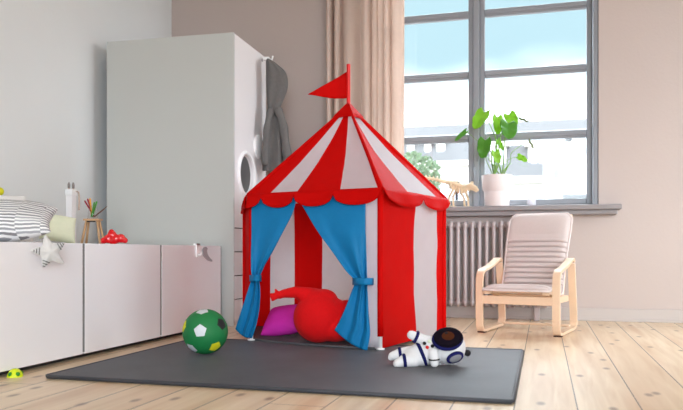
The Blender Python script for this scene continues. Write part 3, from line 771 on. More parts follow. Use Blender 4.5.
# front curtains, tied back; hung just outside the front face
def on_front(u, v, off):
    p0_ = a + nA * off; r = ray(u, v); o_ = Vector((0, 0, H)); k = (p0_ - o_).dot(nA) / r.dot(nA); return o_ + r * k
def mk_curtain(rows, folds, amp, tie, name):
    L_ = smooth_path([Vector((r[0][0], r[0][1], 0)) for r in rows], 5); R2 = smooth_path([Vector((r[1][0], r[1][1], 0)) for r in rows], 5)
    n_ = len(L_) - 1; q = MB(); W0 = rows[0][1][0] - rows[0][0][0]
    def cf(i, j):
        k = min(n_, int(round(j * n_))); l, r = L_[k], R2[k]
        uu, vv = lerp(l.x, r.x, i), lerp(l.y, r.y, i) + (math.sin(PI * i) * 3.0 if j > .96 else 0)
        squeeze = 1 - min(1, (r.x - l.x) / W0)
        ph = i * folds * 2 * PI + j * 2.2 + 1.3 * math.sin(i * 5 + j * 3)
        o_ = lerp(.003, .020, min(1, j * 4)) + amp * (.12 + squeeze) * (1 + math.sin(ph) * .7 + .3 * math.sin(ph * 1.9 + 1)) * .5 * min(1, j * 4)
        return on_front(uu, vv, o_)
    q.grid(cf, 40, n_)
    cu = q.build(name, 'blue', tent, smooth=0, mods=(SOL(.003),))
    (u0, u1, v0, v1) = tie; q = MB()
    def tf(i, j): return on_front(lerp(u0, u1, i), lerp(v0, v1, j) , .030 + (amp * 1.25 + .012) * math.sin(PI * min(1, max(0, i))) ** .5)
    q.grid(tf, 14, 3); q.build('tie_back', 'blue', cu, smooth=0, mods=(SOL(.006),))
mk_curtain([((251.5, 197), (296.5, 197)), ((251.5, 214), (293, 212)), ((251.5, 232), (283.5, 231)), ((251, 252), (273.5, 250)), ((251, 268), (264.5, 266)), ((251.5, 278), (259.5, 278)), ((248, 290), (260, 290)), ((243.5, 304), (259.5, 306)), ((239, 318), (256.5, 324)), ((235.5, 329), (252, 338))], 1.7, .034, (250, 261, 275, 281.5), 'curtain')
mk_curtain([((297.5, 197), (365.5, 194)), ((306, 212), (365.5, 210)), ((318, 232), (365.5, 230)), ((331, 250), (366, 248)), ((346, 271), (366.5, 268)), ((354.5, 281), (367, 281)), ((351, 293), (367.5, 294)), ((345, 309), (368.5, 314)), ((339.5, 321), (370, 334)), ((334.5, 330), (367, 351))], 1.9, .036, (353, 373, 278, 285), 'curtain')

# heart shaped cushion with arms, in the tent
hd = 3.47; pp = hd / FOC
q = MB()
for u, v, dd, r in ((318, 321, 0, (25, 23, 25)), (316, 309, .01, (18, 17, 17)), (347, 323, .03, (19, 19, 20)), (334, 330, 0, (24, 20, 15)), (330, 320, .02, (22, 18, 20)), (323, 303, .02, (15, 14, 11))):
    q.ell(at_d(u, v, hd + dd), [x * pp for x in r], seg=28)
q.caps(at_d(314, 301, hd + .02), at_d(296, 295.5, hd - .02), 10 * pp, 6 * pp); q.caps(at_d(296, 295.5, hd - .02), at_d(284, 297, hd - .05), 6 * pp, 4.4 * pp)
q.caps(at_d(284, 297, hd - .05), at_d(278, 298.5, hd - .06), 4.4 * pp, 3.0 * pp)
q.ell(at_d(279.5, 298.8, hd - .058), (4.4 * pp, 3.6 * pp, 3.6 * pp))
for uu, vv in ((271.2, 300.8), (270.8, 297.6), (272.5, 303.6), (275.5, 293.2)): q.caps(at_d(279, 299, hd - .057), at_d(uu, vv, hd - .066), 2.1 * pp, 1.5 * pp, 8)
hl = at_d(322, 345, hd); hl.z = FM
ho = q.build('heart_cushion', 'red_plush', origin=hl, mods=REM(.005, 4)); tag(ho, 'red plush heart cushion with an outstretched arm sitting inside the tent', 'cushion'); rest(ho, FM)
# magenta cushion
q = MB(); pillow(q, .235, .20, .11, seed=8); mo = q.build('cushion', 'magenta', smooth=0, mods=(SUB(1),))
tag(mo, 'magenta cushion leaning inside the tent behind the red heart', 'cushion')
pc = at_d(285, 324, 3.76); place(mo, pc, (math.radians(40), math.radians(-8), YAW + math.radians(-24))); rest(mo, FM)

# ------------------------------------------------------------------ ball: panels of a truncated icosahedron
bc = at_z(205.3, 353.8, RUG); br_ = .0985; bc.z = RUG + br_ - .0012
ico = bmesh.new(); bmesh.ops.create_icosphere(ico, subdivisions=1, radius=1); ico.verts.ensure_lookup_table(); ico.faces.ensure_lookup_table()
def towards(u, v):   # unit vector from the ball's centre to its surface as seen at a pixel
    r = ray(u, v).normalized(); o_ = Vector((0, 0, H)) - bc; bq = o_.dot(r); disc = bq * bq - o_.dot(o_) + br_ * br_
    return ((o_ + r * (-bq - math.sqrt(max(0, disc))))).normalized()
v0_ = ico.verts[0].co.normalized(); nb = [e.other_vert(ico.verts[0]).co.normalized() for e in ico.verts[0].link_edges]
f0 = towards(200, 330.8); fx = f0.cross(towards(201, 315)).cross(f0).normalized()
def frame(z, x): x = (x - z * x.dot(z)).normalized(); return Matrix((x, z.cross(x), z)).transposed()
rotb = frame(f0, fx) @ frame(v0_, nb[0]).inverted()
fr_ = .285
pal = [((200, 331), 2), ((202, 314), 2), ((222, 327), 3), ((183.5, 331), 1), ((217, 350), 1), ((191, 353), 2)]
vm = {}
for v in ico.verts:
    dvec = rotb @ v.co.normalized(); best = max(pal, key=lambda p: towards(*p[0]).dot(dvec))
    vm[v.index] = best[1] if towards(*best[0]).dot(dvec) > .8 else (1 + v.index % 3)
q = MB()
def sph_poly(pts, mi):
    c = sum(pts, Vector()) / len(pts); n_ = 6
    for k in range(len(pts)):
        a_, b_ = pts[k], pts[(k + 1) % len(pts)]
        g = [[q.bm.verts.new((c + (a_ - c) * ((i - j) / n_) + (b_ - c) * (j / n_)).normalized() * br_) for j in range(i + 1)] for i in range(n_ + 1)]
        for i in range(n_):
            for j in range(i + 1):
                q.bm.faces.new((g[i][j], g[i + 1][j], g[i + 1][j + 1])).material_index = mi
                if j < i: q.bm.faces.new((g[i][j], g[i + 1][j + 1], g[i][j + 1])).material_index = mi
for v in ico.verts:
    ax = v.co.normalized(); ns = [e.other_vert(v).co for e in v.link_edges]; x = (ns[0] - ax * ns[0].dot(ax)).normalized(); y = ax.cross(x)
    ns.sort(key=lambda p: math.atan2(p.dot(y), p.dot(x)))
    sph_poly([rotb @ v.co.lerp(p, fr_) for p in ns], vm[v.index])
for f in ico.faces:
    vs = [v.co for v in f.verts]; pts = []
    for k in range(3): a_, b_ = vs[k], vs[(k + 1) % 3]; pts += [rotb @ a_.lerp(b_, fr_), rotb @ a_.lerp(b_, 1 - fr_)]
    sph_poly(pts, 0)
bmesh.ops.remove_doubles(q.bm, verts=q.bm.verts, dist=.0004)
tag(q.shift(bc).build('ball', ('green', 'yellow', 'ball_white', 'ball_black'), origin=bc, smooth=0), 'green ball with white, yellow and black patches on the rug', 'ball')
ico.free()

# ------------------------------------------------------------------ plush astronaut on the rug
ad = 2.845; ap = ad / FOC
al = at_z(425, 364, RUG); al.z = RUG
ast = thing('plush_astronaut', al, 'white plush astronaut with navy bands lying on the rug', 'soft toy')
def A(u, v, d=0): return at_d(u, v, ad + d)
q = MB()
q.caps(A(434, 350, .01), A(421, 354, .01), 13.5 * ap, 12 * ap, 6, 20); q.caps(A(421, 354, .01), A(411, 357, .01), 12 * ap, 9 * ap, 6, 20)
q.caps(A(412, 353, .03), A(400, 354.5, .035), 7.6 * ap, 6.4 * ap); q.caps(A(400, 354.5, .035), A(392.5, 356, .03), 6.0 * ap, 4.4 * ap); q.ell(A(391, 357.5, .03), 3.4 * ap)
q.caps(A(414, 360, -.02), A(404, 361, -.025), 7.4 * ap, 6.2 * ap); q.caps(A(404, 361, -.025), A(397, 363.5, -.03), 5.8 * ap, 4.2 * ap); q.ell(A(396, 364.5, -.03), 3.0 * ap)
q.caps(A(428, 342, 0), A(413, 335.5, -.01), 6.5 * ap, 4.6 * ap); q.ell(A(411.5, 335, -.01), 4.6 * ap)
q.caps(A(434, 353, -.04), A(434.5, 363, -.055), 5.6 * ap, 4.4 * ap)
ab = q.build('body', 'plush_white', ast, mods=REM(.0045, 5))
q = MB(); q.ell(A(449.5, 347.5, .0), (16 * ap, 15.5 * ap, 17 * ap), seg=32); hel = q.build('helmet', 'plush_white', ast)
hcn = A(449.5, 347.5)
def surf(u, v, R): # point on the helmet sphere seen at a pixel
    r = ray(u, v).normalized(); o_ = Vector((0, 0, H)) - hcn; bq = o_.dot(r); disc = bq * bq - o_.dot(o_) + R * R
    return Vector((0, 0, H)) + r * (-bq - math.sqrt(max(0.0, disc)))
def disc(q, u, v, ru, rv, th, mi=0, tilt=0, R=16 * ap, dome=.3):
    c = surf(u, v, R); n_ = (c - hcn).normalized(); view = -(c - Vector((0, 0, H))).normalized(); n_ = n_
    x = (RT - n_ * RT.dot(n_)).normalized(); y = n_.cross(x); ca, sa = math.cos(tilt), math.sin(tilt); x, y = x * ca + y * sa, y * ca - x * sa
    m_ = Matrix.Translation(c) @ Matrix((x, y, n_)).transposed().to_4x4()
    q.ell((0, 0, 0), 1, rot=None, seg=28, mi=mi) if False else None
    r = bmesh.ops.create_uvsphere(q.bm, u_segments=28, v_segments=14, radius=1, matrix=m_ @ Matrix.Diagonal((ru * ap, rv * ap, th, 1)))
    for f in {f for w_ in r['verts'] for f in w_.link_faces}: f.smooth = True
    return c, n_
q = MB(); disc(q, 447.5, 339, 15.6, 13.5, .017, tilt=-.2); vis = q.build('visor', 'navy', hel)
q = MB(); disc(q, 448.3, 337.8, 14.6, 12.5, .016, tilt=-.2, R=17.0 * ap); q.build('visor_opening', 'visor', vis)
q = MB(); disc(q, 448.4, 337.4, 9.5, 8, .014, tilt=-.2, R=18.0 * ap); fc = q.build('face', 'brown', vis)
q = MB(); disc(q, 446.5, 333.8, 1.8, 1.3, .009, R=20.5 * ap); q.build('nose', 'black', vis)
q = MB(); disc(q, 455, 357.5, 9, 6.8, .012, tilt=.35); ea = q.build('ear_patch', 'navy', hel)
q = MB(); disc(q, 455.2, 357.8, 7, 5, .011, tilt=.35, R=16.9 * ap); q.build('ear_pad', 'midgrey_felt', ea)
q = MB(); q.ell(A(467.5, 353, .0), 3.3 * ap); q.build('pompom', 'black', hel)
def ring(q, c, axis, ra, rb, tr_, side):
    axis = axis.normalized(); x = (side - axis * side.dot(axis)).normalized(); y = axis.cross(x)
    q.tube([c + x * (ra * math.cos(2 * PI * k / 28)) + y * (rb * math.sin(2 * PI * k / 28)) for k in range(28)], tr_, 8, closed=True)
vw = -FW
q = MB(); ring(q, A(421.5, 353.3, .01), A(434, 349) - A(421, 354.2), 12.0 * ap, 12.0 * ap, 1.8 * ap, vw); q.build('waist_band', 'navy', ast)
q = MB(); ring(q, A(400, 354.5, .035), A(410, 353.5) - A(396, 355), 6.1 * ap, 6.1 * ap, 1.7 * ap, vw); q.build('leg_band', 'navy', ast)
q = MB(); ring(q, A(404.5, 361, -.025), A(414, 360) - A(398, 362), 6.0 * ap, 6.0 * ap, 1.7 * ap, vw); q.build('leg_band', 'navy', ast)
q = MB(); ring(q, A(416, 337, -.006), A(428, 342) - A(413, 335.5), 5.0 * ap, 5.0 * ap, 1.7 * ap, vw); q.build('arm_band', 'navy', ast)
q = MB(); ring(q, A(434.3, 359.5, -.05), A(434, 353) - A(434.5, 363), 4.9 * ap, 4.9 * ap, .7 * ap, vw); q.build('arm_band', 'black', ast)
for (u, v, mm) in ((424.5, 343.3, 'black'), (432.5, 346, 'black'), (427.3, 347.3, 'red_solid'), (429.5, 341.5, 'pale_green')):
    q = MB(); q.ell(A(u, v, -.047 if v > 343 else -.044), 1.8 * ap, seg=12); q.build('button', mm, ast)

# ------------------------------------------------------------------ small lime toy on the floor
lp = at_z(15, 376.6, 0); lt = thing('toy_dome', lp, 'tiny lime yellow dome toy with green spots on the floor by the bench', 'toy')
r_ = .0255
q = MB(); q.lathe([(r_ * 1.12, 0), (r_ * 1.1, .004), (r_ * .98, .012), (r_ * .78, .021), (r_ * .45, .028), (.001, .0305)], lp, 24); q.build('shell', 'lime', lt, smooth=40)
q = MB()
for a in (-.35, .85, 2.4, 4.0):
    dr_ = (-FW * math.cos(a) + RT * math.sin(a)); q.ell(lp + dr_ * r_ * .86 + EZ * .011, (.008, .008, .009), seg=12)
q.build('spots', 'green_dk', lt)

# ------------------------------------------------------------------ child's armchair
cf_l, cf_r = at_z(480.5, 333, 0), at_z(555.5, 337.5, 0)
cm = (cf_l + cf_r) / 2; bd_ = Vector((.25, .968, 0)).normalized(); rzc = math.atan2(-bd_.x, bd_.y)
ch = thing('armchair', cm, "child's pale birch armchair with a ribbed beige cushion by the window", 'chair', rz=rzc, world=False)
HW = .215
fpath = smooth_path([(.485, .405, 0), (.44, .418, 0), (.34, .398, 0), (.20, .372, 0), (.08, .358, 0), (.022, .338, 0), (.0, .29, 0), (-.002, .18, 0), (.0, .075, 0), (.015, .03, 0), (.06, .012, 0), (.20, .014, 0), (.40, .016, 0), (.505, .02, 0), (.548, .045, 0), (.55, .09, 0), (.525, .20, 0), (.495, .32, 0), (.475, .395, 0)], 5)
for sx in (-1, 1):
    q = MB(); q.band([(p.x * .75, p.y) for p in fpath], sx * HW - .021, sx * HW + .021, .016, EY, EZ, EX); q.build('side_frame', 'birch', ch, mods=(('BEVEL', dict(width=.002, segments=2)),))
    q = MB(); q.box((sx * HW - .022, .022, 0), (sx * HW + .022, .062, .006), .002); q.build('foot_pad', 'pad', ch)
    q = MB(); q.box((sx * (HW - .03) - .009, .01, .172), (sx * (HW - .03) + .009, .375, .208), .003); q.build('side_rail', 'birch', ch)
q = MB(); q.box((-HW + .0, -.006, .168), (HW - .0, .012, .215), .004); q.build('front_rail', 'birch', ch)
q = MB(); q.box((-HW + .02, .365, .172), (HW - .02, .381, .208), .004); q.build('back_rail', 'birch', ch)
q = MB(); q.box((-HW + .015, .37, .022), (HW - .015, .40, .036), .004); q.build('floor_rail', 'birch', ch)
sprof = smooth_path([(-.028, .232, 0), (.0, .238, 0), (.09, .228, 0), (.19, .208, 0), (.26, .202, 0), (.305, .225, 0), (.338, .30, 0), (.39, .42, 0), (.46, .56, 0), (.53, .684, 0)], 6)
for sx in (-1, 1):
    q = MB(); q.band([(p.x, p.y) for p in sprof], sx * .165 - .018, sx * .165 + .018, .014, EY, EZ, EX); q.build('seat_rail', 'birch', ch)
for k in (8, 16, 24, 32, 40, 48):
    p = sprof[min(k, len(sprof) - 1)]; q = MB(); q.box((-.17, p.x - .012, p.y - .005), (.17, p.x + .012, p.y + .005), .002); q.build('slat', 'birch', ch)
slen = [0.0]
for p_, q_ in zip(sprof, sprof[1:]): slen.append(slen[-1] + (q_ - p_).length)
def surf_prof(t):
    n_ = len(sprof) - 1; x = t * slen[-1]; i = 0
    while i < n_ - 1 and slen[i + 1] < x: i += 1
    p = sprof[i].lerp(sprof[i + 1], (x - slen[i]) / (slen[i + 1] - slen[i])); tg = (sprof[i + 1] - sprof[i]).normalized(); return p, Vector((-tg.y, tg.x, 0))
def cushion_pt(a, t, top):
    p, nn = surf_prof(t)
    e = max(0, 1 - abs(2 * a - 1) ** 6) ** .5 * max(0, 1 - abs(2 * t - 1) ** 26) ** .5
    base = .012; th = .030
    rib = 0
    if .43 < t < .78: rib = .004 - .024 * math.exp(-(((((t - .43) / .35 * 9) % 1.0) - .5) / .13) ** 2)
    if t < .38: rib = .003 - .014 * math.exp(-((((t / .38 * 8) % 1.0) - .5) / .13) ** 2)
    if t > .82: rib += .006 * math.sin(PI * (t - .82) / .18) * math.sin(PI * a)
    hgt = base + (th + rib) * e if top else base
    hw = .188 - .01 * max(0, 1 - abs(t - .5) * 3)
    # rounded corners at the top
    if t > .93: hw -= .03 * ((t - .93) / .07) ** 2.5
    x = lerp(-hw, hw, a); c = p + nn * hgt
    return Vector((x, c.x, c.y))
q = MB(); q.grid(lambda i, j: cushion_pt(i, j, True), 24, 420); q.grid(lambda i, j: cushion_pt(i, j, False), 24, 170)
bmesh.ops.remove_doubles(q.bm, verts=q.bm.verts, dist=.0008); cu = q.build('cushion', 'cushion', ch, smooth=0)
edge_pts = [cushion_pt(0, k / 80, False) + Vector((0, 0, .004)) for k in range(81)] + [cushion_pt(k / 10, 1, False) + Vector((0, .004, .004)) for k in range(1, 10)] + [cushion_pt(1, 1 - k / 80, False) + Vector((0, 0, .004)) for k in range(81)] + [cushion_pt(1 - k / 10, 0, False) + Vector((0, -.004, .004)) for k in range(1, 10)]
q = MB(); q.tube(edge_pts, .0055, 8, closed=True); q.build('piping', 'piping', cu)

# ------------------------------------------------------------------ potted plant on the sill
ST = .772
pc = at_Y(497, 200, 5.045); pc.z = ST; pd = pc.dot(FW); pp = pd / FOC
pl = thing('potted_plant', pc, 'green monstera plant in a stepped white pot on the window sill', 'plant')
zt_ = .46 + (252 - 175.5) * pp; zst = .46 + (252 - 191.5) * pp
q = MB(); q.lathe([(.001, ST), (.082, ST), (.084, ST + .004), (.088, zst - .006), (.089, zst), (.098, zst + .012), (.1055, zt_ - .004), (.1055, zt_), (.099, zt_ + .001), (.097, zt_ - .012), (.001, zt_ - .014)], (pc.x, pc.y, 0), 48); q.build('pot', 'pot', pl, smooth=50)
q = MB(); q.lathe([(.001, zt_ - .016), (.096, zt_ - .016), (.095, zt_ - .009), (.001, zt_ - .006)], (pc.x, pc.y, 0), 32); q.build('soil', 'soil', pl)
def leaf_mesh(base, tipv, nrm, width, notch, mname, fold=.18, curl=.12):
    ax = tipv - base; Ln = ax.length; ax.normalize(); sd = ax.cross(nrm).normalized(); nn = sd.cross(ax).normalized(); q = MB()
    def wd(t): # heart outline
        return max(0, 1 - (2 * min(1, t) ** .72 - 1) ** 2) ** .5 * (1 - .08 * t)
    def lf(i, j):
        s_ = i * 2 - 1; t = j
        back = .20 * (abs(s_) ** 1.2) * (1 - t) ** 2
        ww = width / 2 * wd(.04 + .955 * t)
        if notch and abs(s_) > .55: ww *= 1 - .10 * max(0, math.sin(t * PI * 6.0)) ** 4 * ((abs(s_) - .55) / .45)
        p = base + ax * (Ln * (t - back)) + sd * (s_ * ww) + nn * (fold * abs(s_) * ww - curl * Ln * (t - .3) ** 2 + .004 * math.sin(t * 14) * abs(s_))
        return p
    q.grid(lf, 16, 26); return q
stem0 = Vector((pc.x, pc.y, zt_ - .012))
leaves = [  # base px, tip px, depth offset, width px, notch, material
    ((484, 112, .02), (474.5, 128.5, -.02), 15, 1, 'leaf_light'), ((497.5, 117, .03), (498, 134, -.02), 12, 1, 'leaf_light'), ((509, 114.5, .05), (515.5, 126, .0), 13, 0, 'leaf_light'),
    ((508, 123, -.03), (508.5, 138.5, -.09), 19, 0, 'leaf'), ((485, 140, -.04), (482.5, 158, -.08), 14, 1, 'leaf'), ((495, 151.5, -.03), (498, 163, -.05), 10, 0, 'leaf_light'),
    ((518, 156.5, -.02), (527.5, 161, -.04), 7, 0, 'leaf_light'), ((466, 131, .02), (455, 140.5, -.02), 5, 0, 'leaf'), ((519, 118.5, .03), (528.5, 121.5, .02), 3.0, 0, 'dry'), ((529, 140.5, -.02), (534, 149, -.04), 3.0, 0, 'dry'), ((498, 140, .05), (503, 150, .03), 5, 0, 'leaf_light')]
for k, (b_, t_, wpx, nt_, mm) in enumerate(leaves):
    B_, T_ = at_d(b_[0], b_[1], pd + b_[2]), at_d(t_[0], t_[1], pd + t_[2]); nm = (-FW * .85 + EZ * .5 + RT * (.25 if k % 2 else -.25)).normalized()
    base = stem0 + Vector((.035 * math.cos(k * 2.1), .035 * math.sin(k * 2.1), 0))
    mid = base.lerp(B_, .55) + EZ * .05 + (B_ - base) * -.06; mid.x += (B_.x - base.x) * -.12
    q = MB(); sp_p = smooth_path([base, base.lerp(B_, .3) + EZ * .03, mid, B_], 6); q.tube(sp_p, [lerp(.0042, .0018, i / (len(sp_p) - 1)) * (1.3 if wpx > 12 else .8) for i in range(len(sp_p))], 8)
    so = q.build('stem', 'stem', pl)
    leaf_mesh(B_, T_, nm, wpx * pp, nt_, mm).build('leaf', mm, so, smooth=0, mods=(SOL(.0012),))
for u, v, k in ((480, 150, 0), (493, 150, 1), (503, 158, 2), (512, 163, 3)):
    q = MB(); base = stem0 + Vector((.03 * math.cos(k * 1.7 + .4), .03 * math.sin(k * 1.7 + .4), 0)); e = at_d(u, v, pd - .02)
    sp_p = smooth_path([base, base.lerp(e, .5) + EZ * .015, e], 6); q.tube(sp_p, [lerp(.005, .0012, i / (len(sp_p) - 1)) for i in range(len(sp_p))], 8); q.build('stem', 'stem', pl)

# ------------------------------------------------------------------ wooden dinosaur skeleton on the sill
dd = at_Y(452, 200, 5.04).dot(FW); dp = dd / FOC
dl = at_Y(452, 200, 5.04); dl.z = ST
dn = thing('dinosaur_skeleton', dl, 'pale wooden dinosaur skeleton model standing on the window sill', 'model')
def D(u, v, off=0): return at_d(u, v, dd + off)
spine = smooth_path([D(412, 176), D(422, 177), D(433, 179), D(444, 181.5), D(453, 183.5), D(461, 186.5), D(467, 188.5), D(472, 187)], 6)
q = MB(); q.tube(spine, [lerp(.005, .014, min(1, i / 25)) for i in range(len(spine))], 8); q.build('spine', 'dinowood', dn)
for i in range(4, len(spine) - 1, 2):
    p = spine[i]; tg = (spine[i + 1] - spine[i - 1]).normalized(); h_ = lerp(.011, .027, min(1, i / 26)); q = MB()
    up = (EZ - tg * EZ.dot(tg)).normalized()
    q.prism([p + up * h_ * 1.2 - tg * .004 + FW * -.002, p + up * h_ * .9 + tg * .006 + FW * -.002, p - up * h_ * .8 + tg * .004 + FW * -.002, p - up * h_ * .8 - tg * .004 + FW * -.002], FW * .005); q.build('vertebra', 'dinowood', dn)
for i in range(22, 34, 2):
    for s_ in (-1, 1):
        p = spine[i]; q = MB(); k = (i - 22) / 12; ln = .055 * math.sin(PI * (.25 + .6 * k))
        q.tube(smooth_path([p, p + FW * s_ * .022 - EZ * ln * .4, p + FW * s_ * .014 - EZ * ln], 4), .0045, 6); q.build('rib', 'dinowood', dn)
for hip, knee, ank, off in (((449, 183), (453, 190), (449, 197), -.022), ((449, 183), (456, 190), (453, 197), .022), ((463, 187.5), (461, 193), (464, 198), -.02), ((463, 187.5), (466, 193), (468, 198), .02)):
    q = MB(); q.tube([D(*hip, off * .3), D(*knee, off), D(*ank, off)], [.012, .009, .007], 8)
    f_ = D(*ank, off); q.tube([f_, Vector((f_.x + .004, f_.y, ST + .006)), Vector((f_.x + .022, f_.y - .003, ST + .0045))], [.0065, .007, .0055], 8); q.build('leg', 'dinowood', dn)
q = MB(); q.caps(D(470.5, 186), D(475, 188), 3.2 * dp, 2.5 * dp, 4, 12); q.caps(D(475, 188), D(477.5, 190), 2.4 * dp, 1.6 * dp, 3, 12); q.ell(D(472, 183), (.012, .008, .014)); q.tube([D(472, 189.5), D(477, 192)], .005, 8)
q.build('skull', 'dinowood', dn, mods=REM(.003, 2))
# frosted tea-light glass
gp = at_Y(531.5, 203, 5.02); gp.z = ST; gr_ = 4.3 * gp.dot(FW) / FOC
q = MB(); q.lathe([(.001, 0), (gr_ * .9, 0), (gr_, .004), (gr_, .045), (gr_ * .93, .045), (gr_ * .9, .006), (.001, .006)], gp, 28)
tag(q.build('candle_glass', 'tealight', origin=gp, smooth=40), 'small frosted candle glass on the sill right of the plant', 'glass')

# ------------------------------------------------------------------ outside
GZ = -9.0
struct(MB().box((-60, 6.5, GZ - .5), (60, 120, GZ)).build('street', 'street'))
def facing_building(name, label, u0, u1, d, v_roof, v_eave, mat_w, rows, cols, dorm, group='houses across the street'):
    """block parallel to the street whose front spans u0..u1 at distance d"""
    Y = d; x0, x1 = at_Y(u0, 200, Y).x, at_Y(u1, 200, Y).x; zr, ze = at_Y((u0 + u1) / 2, v_roof, Y).z, at_Y((u0 + u1) / 2, v_eave, Y).z
    t = thing(name, ((x0 + x1) / 2, Y, GZ), label, 'building', group)
    q = MB(); q.box((x0, Y, GZ), (x1, Y + 5, ze)); q.build('wall', mat_w, t)
    q = MB(); inset = (zr - ze) * .45
    lo = [(x0 - .2, Y - .25, ze), (x1 + .2, Y - .25, ze), (x1 + .2, Y + 5.2, ze), (x0 - .2, Y + 5.2, ze)]; hi_ = [(x0 + inset * .3, Y + inset, zr), (x1 - inset * .3, Y + inset, zr), (x1 - inset * .3, Y + 5 - inset, zr), (x0 + inset * .3, Y + 5 - inset, zr)]
    L1 = [q.bm.verts.new(p) for p in lo]; L2 = [q.bm.verts.new(p) for p in hi_]
    for k in range(4): q.bm.faces.new((L1[k], L1[(k + 1) % 4], L2[(k + 1) % 4], L2[k]))
    q.bm.faces.new(list(reversed(L1))); q.bm.faces.new(L2); q.build('roof', 'slate', t)
    q = MB(); q.box((x0 - .3, Y - .35, ze - .25), (x1 + .3, Y + .1, ze), .04); q.build('cornice', mat_w, t)
    ww = (x1 - x0) / cols
    for r in range(rows):
        for c in range(cols):
            xc = x0 + ww * (c + .5); zc = ze - 1.9 - r * 3.0; q = MB(); q.box((xc - .62, Y - .06, zc - .95), (xc + .62, Y + .05, zc + .95), .02)
            wo = q.build('window', mat_w, t)
            q = MB()
            for s_ in (-1, 1):
                for k in range(2): q.box((xc + s_ * .28 - .22, Y - .075, zc - .82 + k * .86), (xc + s_ * .28 + .22, Y - .055, zc - .06 + k * .86))
            q.build('panes', 'dkwin', wo)
    for (du0, du1, dv0, dv1) in dorm:
        a_, c_ = at_Y(du0, dv1, Y + .1), at_Y(du1, dv0, Y + .1); q = MB(); q.box((a_.x, Y + .1, a_.z), (c_.x, Y + 3, c_.z), .03); q.box((a_.x - .12, Y - .02, c_.z), (c_.x + .12, Y + 3, c_.z + .16), .03); do = q.build('dormer', mat_w, t)
        q = MB(); wdt = c_.x - a_.x
        for k in range(2): q.box((a_.x + wdt * (.16 + .38 * k), Y + .06, lerp(a_.z, c_.z, .18)), (a_.x + wdt * (.46 + .38 * k), Y + .11, lerp(a_.z, c_.z, .85)))
        q.build('dormer_window', 'dkwin', do)
facing_building('townhouse', 'pale townhouse with grey mansard roof seen through the left sash', 330, 476, 34, 138, 163, 'facade', 2, 8, [(424, 431, 143, 160), (436, 445, 143, 160), (407, 414, 143, 160), (380, 388, 143, 160)])
facing_building('townhouse', 'pale townhouse with a dormer in its grey roof seen through the right sash', 477.5, 561, 27, 143, 177, 'facade', 2, 5, [(528, 548, 146, 172), (490, 506, 146, 172)])
facing_building('townhouse', 'tall white townhouse at the right edge of the window view', 563, 640, 20, 134, 157, 'facade2', 3, 5, [(572, 588, 137, 155), (600, 616, 137, 155)])
facing_building('townhouse', 'distant long grey-roofed house above the nearer roofs', 380, 640, 60, 121, 133, 'facade2', 1, 16, [])
# street tree in front of the left house
tp = at_Y(414, 172, 13.5); tr_ = thing('street_tree', (tp.x, 13.5, GZ), 'green street tree seen low through the left window sash', 'tree')
q = MB(); q.tube([(tp.x, 13.5, GZ), (tp.x + .1, 13.5, GZ + 5), (tp.x, 13.5, tp.z - .2)], [.22, .18, .08], 10); q.build('trunk', 'bark', tr_)
q = MB(); rnd = random.Random(3)
for k in range(1000):
    a, bq, rr = rnd.uniform(0, 2 * PI), math.acos(rnd.uniform(-1, 1)), rnd.uniform(.55, 1) ** .5
    c = Vector((tp.x + .52 * rr * math.sin(bq) * math.cos(a), 13.5 + .9 * rr * math.sin(bq) * math.sin(a), tp.z - .12 + .5 * rr * math.cos(bq)))
    n_ = Vector((rnd.uniform(-1, 1), rnd.uniform(-1, 1), rnd.uniform(-.2, 1))).normalized(); x = n_.orthogonal().normalized() * .055; y = n_.cross(x) * .7
    q.face((c - x, c + y, c + x, c - y))
q.build('crown', 'tree', tr_, recalc=False)

# ------------------------------------------------------------------ light
sc = bpy.context.scene
W = bpy.data.worlds.new('World'); sc.world = W; W.use_nodes = True; nt = W.node_tree
bg = nt.nodes['Background']
tc = N(nt, 'ShaderNodeTexCoord'); sp = N(nt, 'ShaderNodeSeparateXYZ'); nt.links.new(tc.outputs['Generated'], sp.inputs[0])
no = N(nt, 'ShaderNodeTexNoise'); no.inputs['Scale'].default_value = 3.2; no.inputs['Detail'].default_value = 3
mpg = N(nt, 'ShaderNodeMapping'); mpg.inputs['Scale'].default_value = (1, 1, 2.6); nt.links.new(tc.outputs['Generated'], mpg.inputs[0]); nt.links.new(mpg.outputs[0], no.inputs[0])
zz = math_n(nt, 'ADD', sp.outputs[2], math_n(nt, 'MULTIPLY', math_n(nt, 'SUBTRACT', no.outputs['Fac'], .5), .12))
mr = N(nt, 'ShaderNodeMapRange', interpolation_type='SMOOTHSTEP'); mr.inputs[1].default_value = .18; mr.inputs[2].default_value = .27; nt.links.new(zz, mr.inputs[0])
mr2 = N(nt, 'ShaderNodeMapRange', interpolation_type='SMOOTHSTEP'); mr2.inputs[1].default_value = .345; mr2.inputs[2].default_value = .40; mr2.inputs[3].default_value = 1; mr2.inputs[4].default_value = 0; nt.links.new(sp.outputs[2], mr2.inputs[0])
blue = math_n(nt, 'MULTIPLY', mr.outputs[0], mr2.outputs[0])
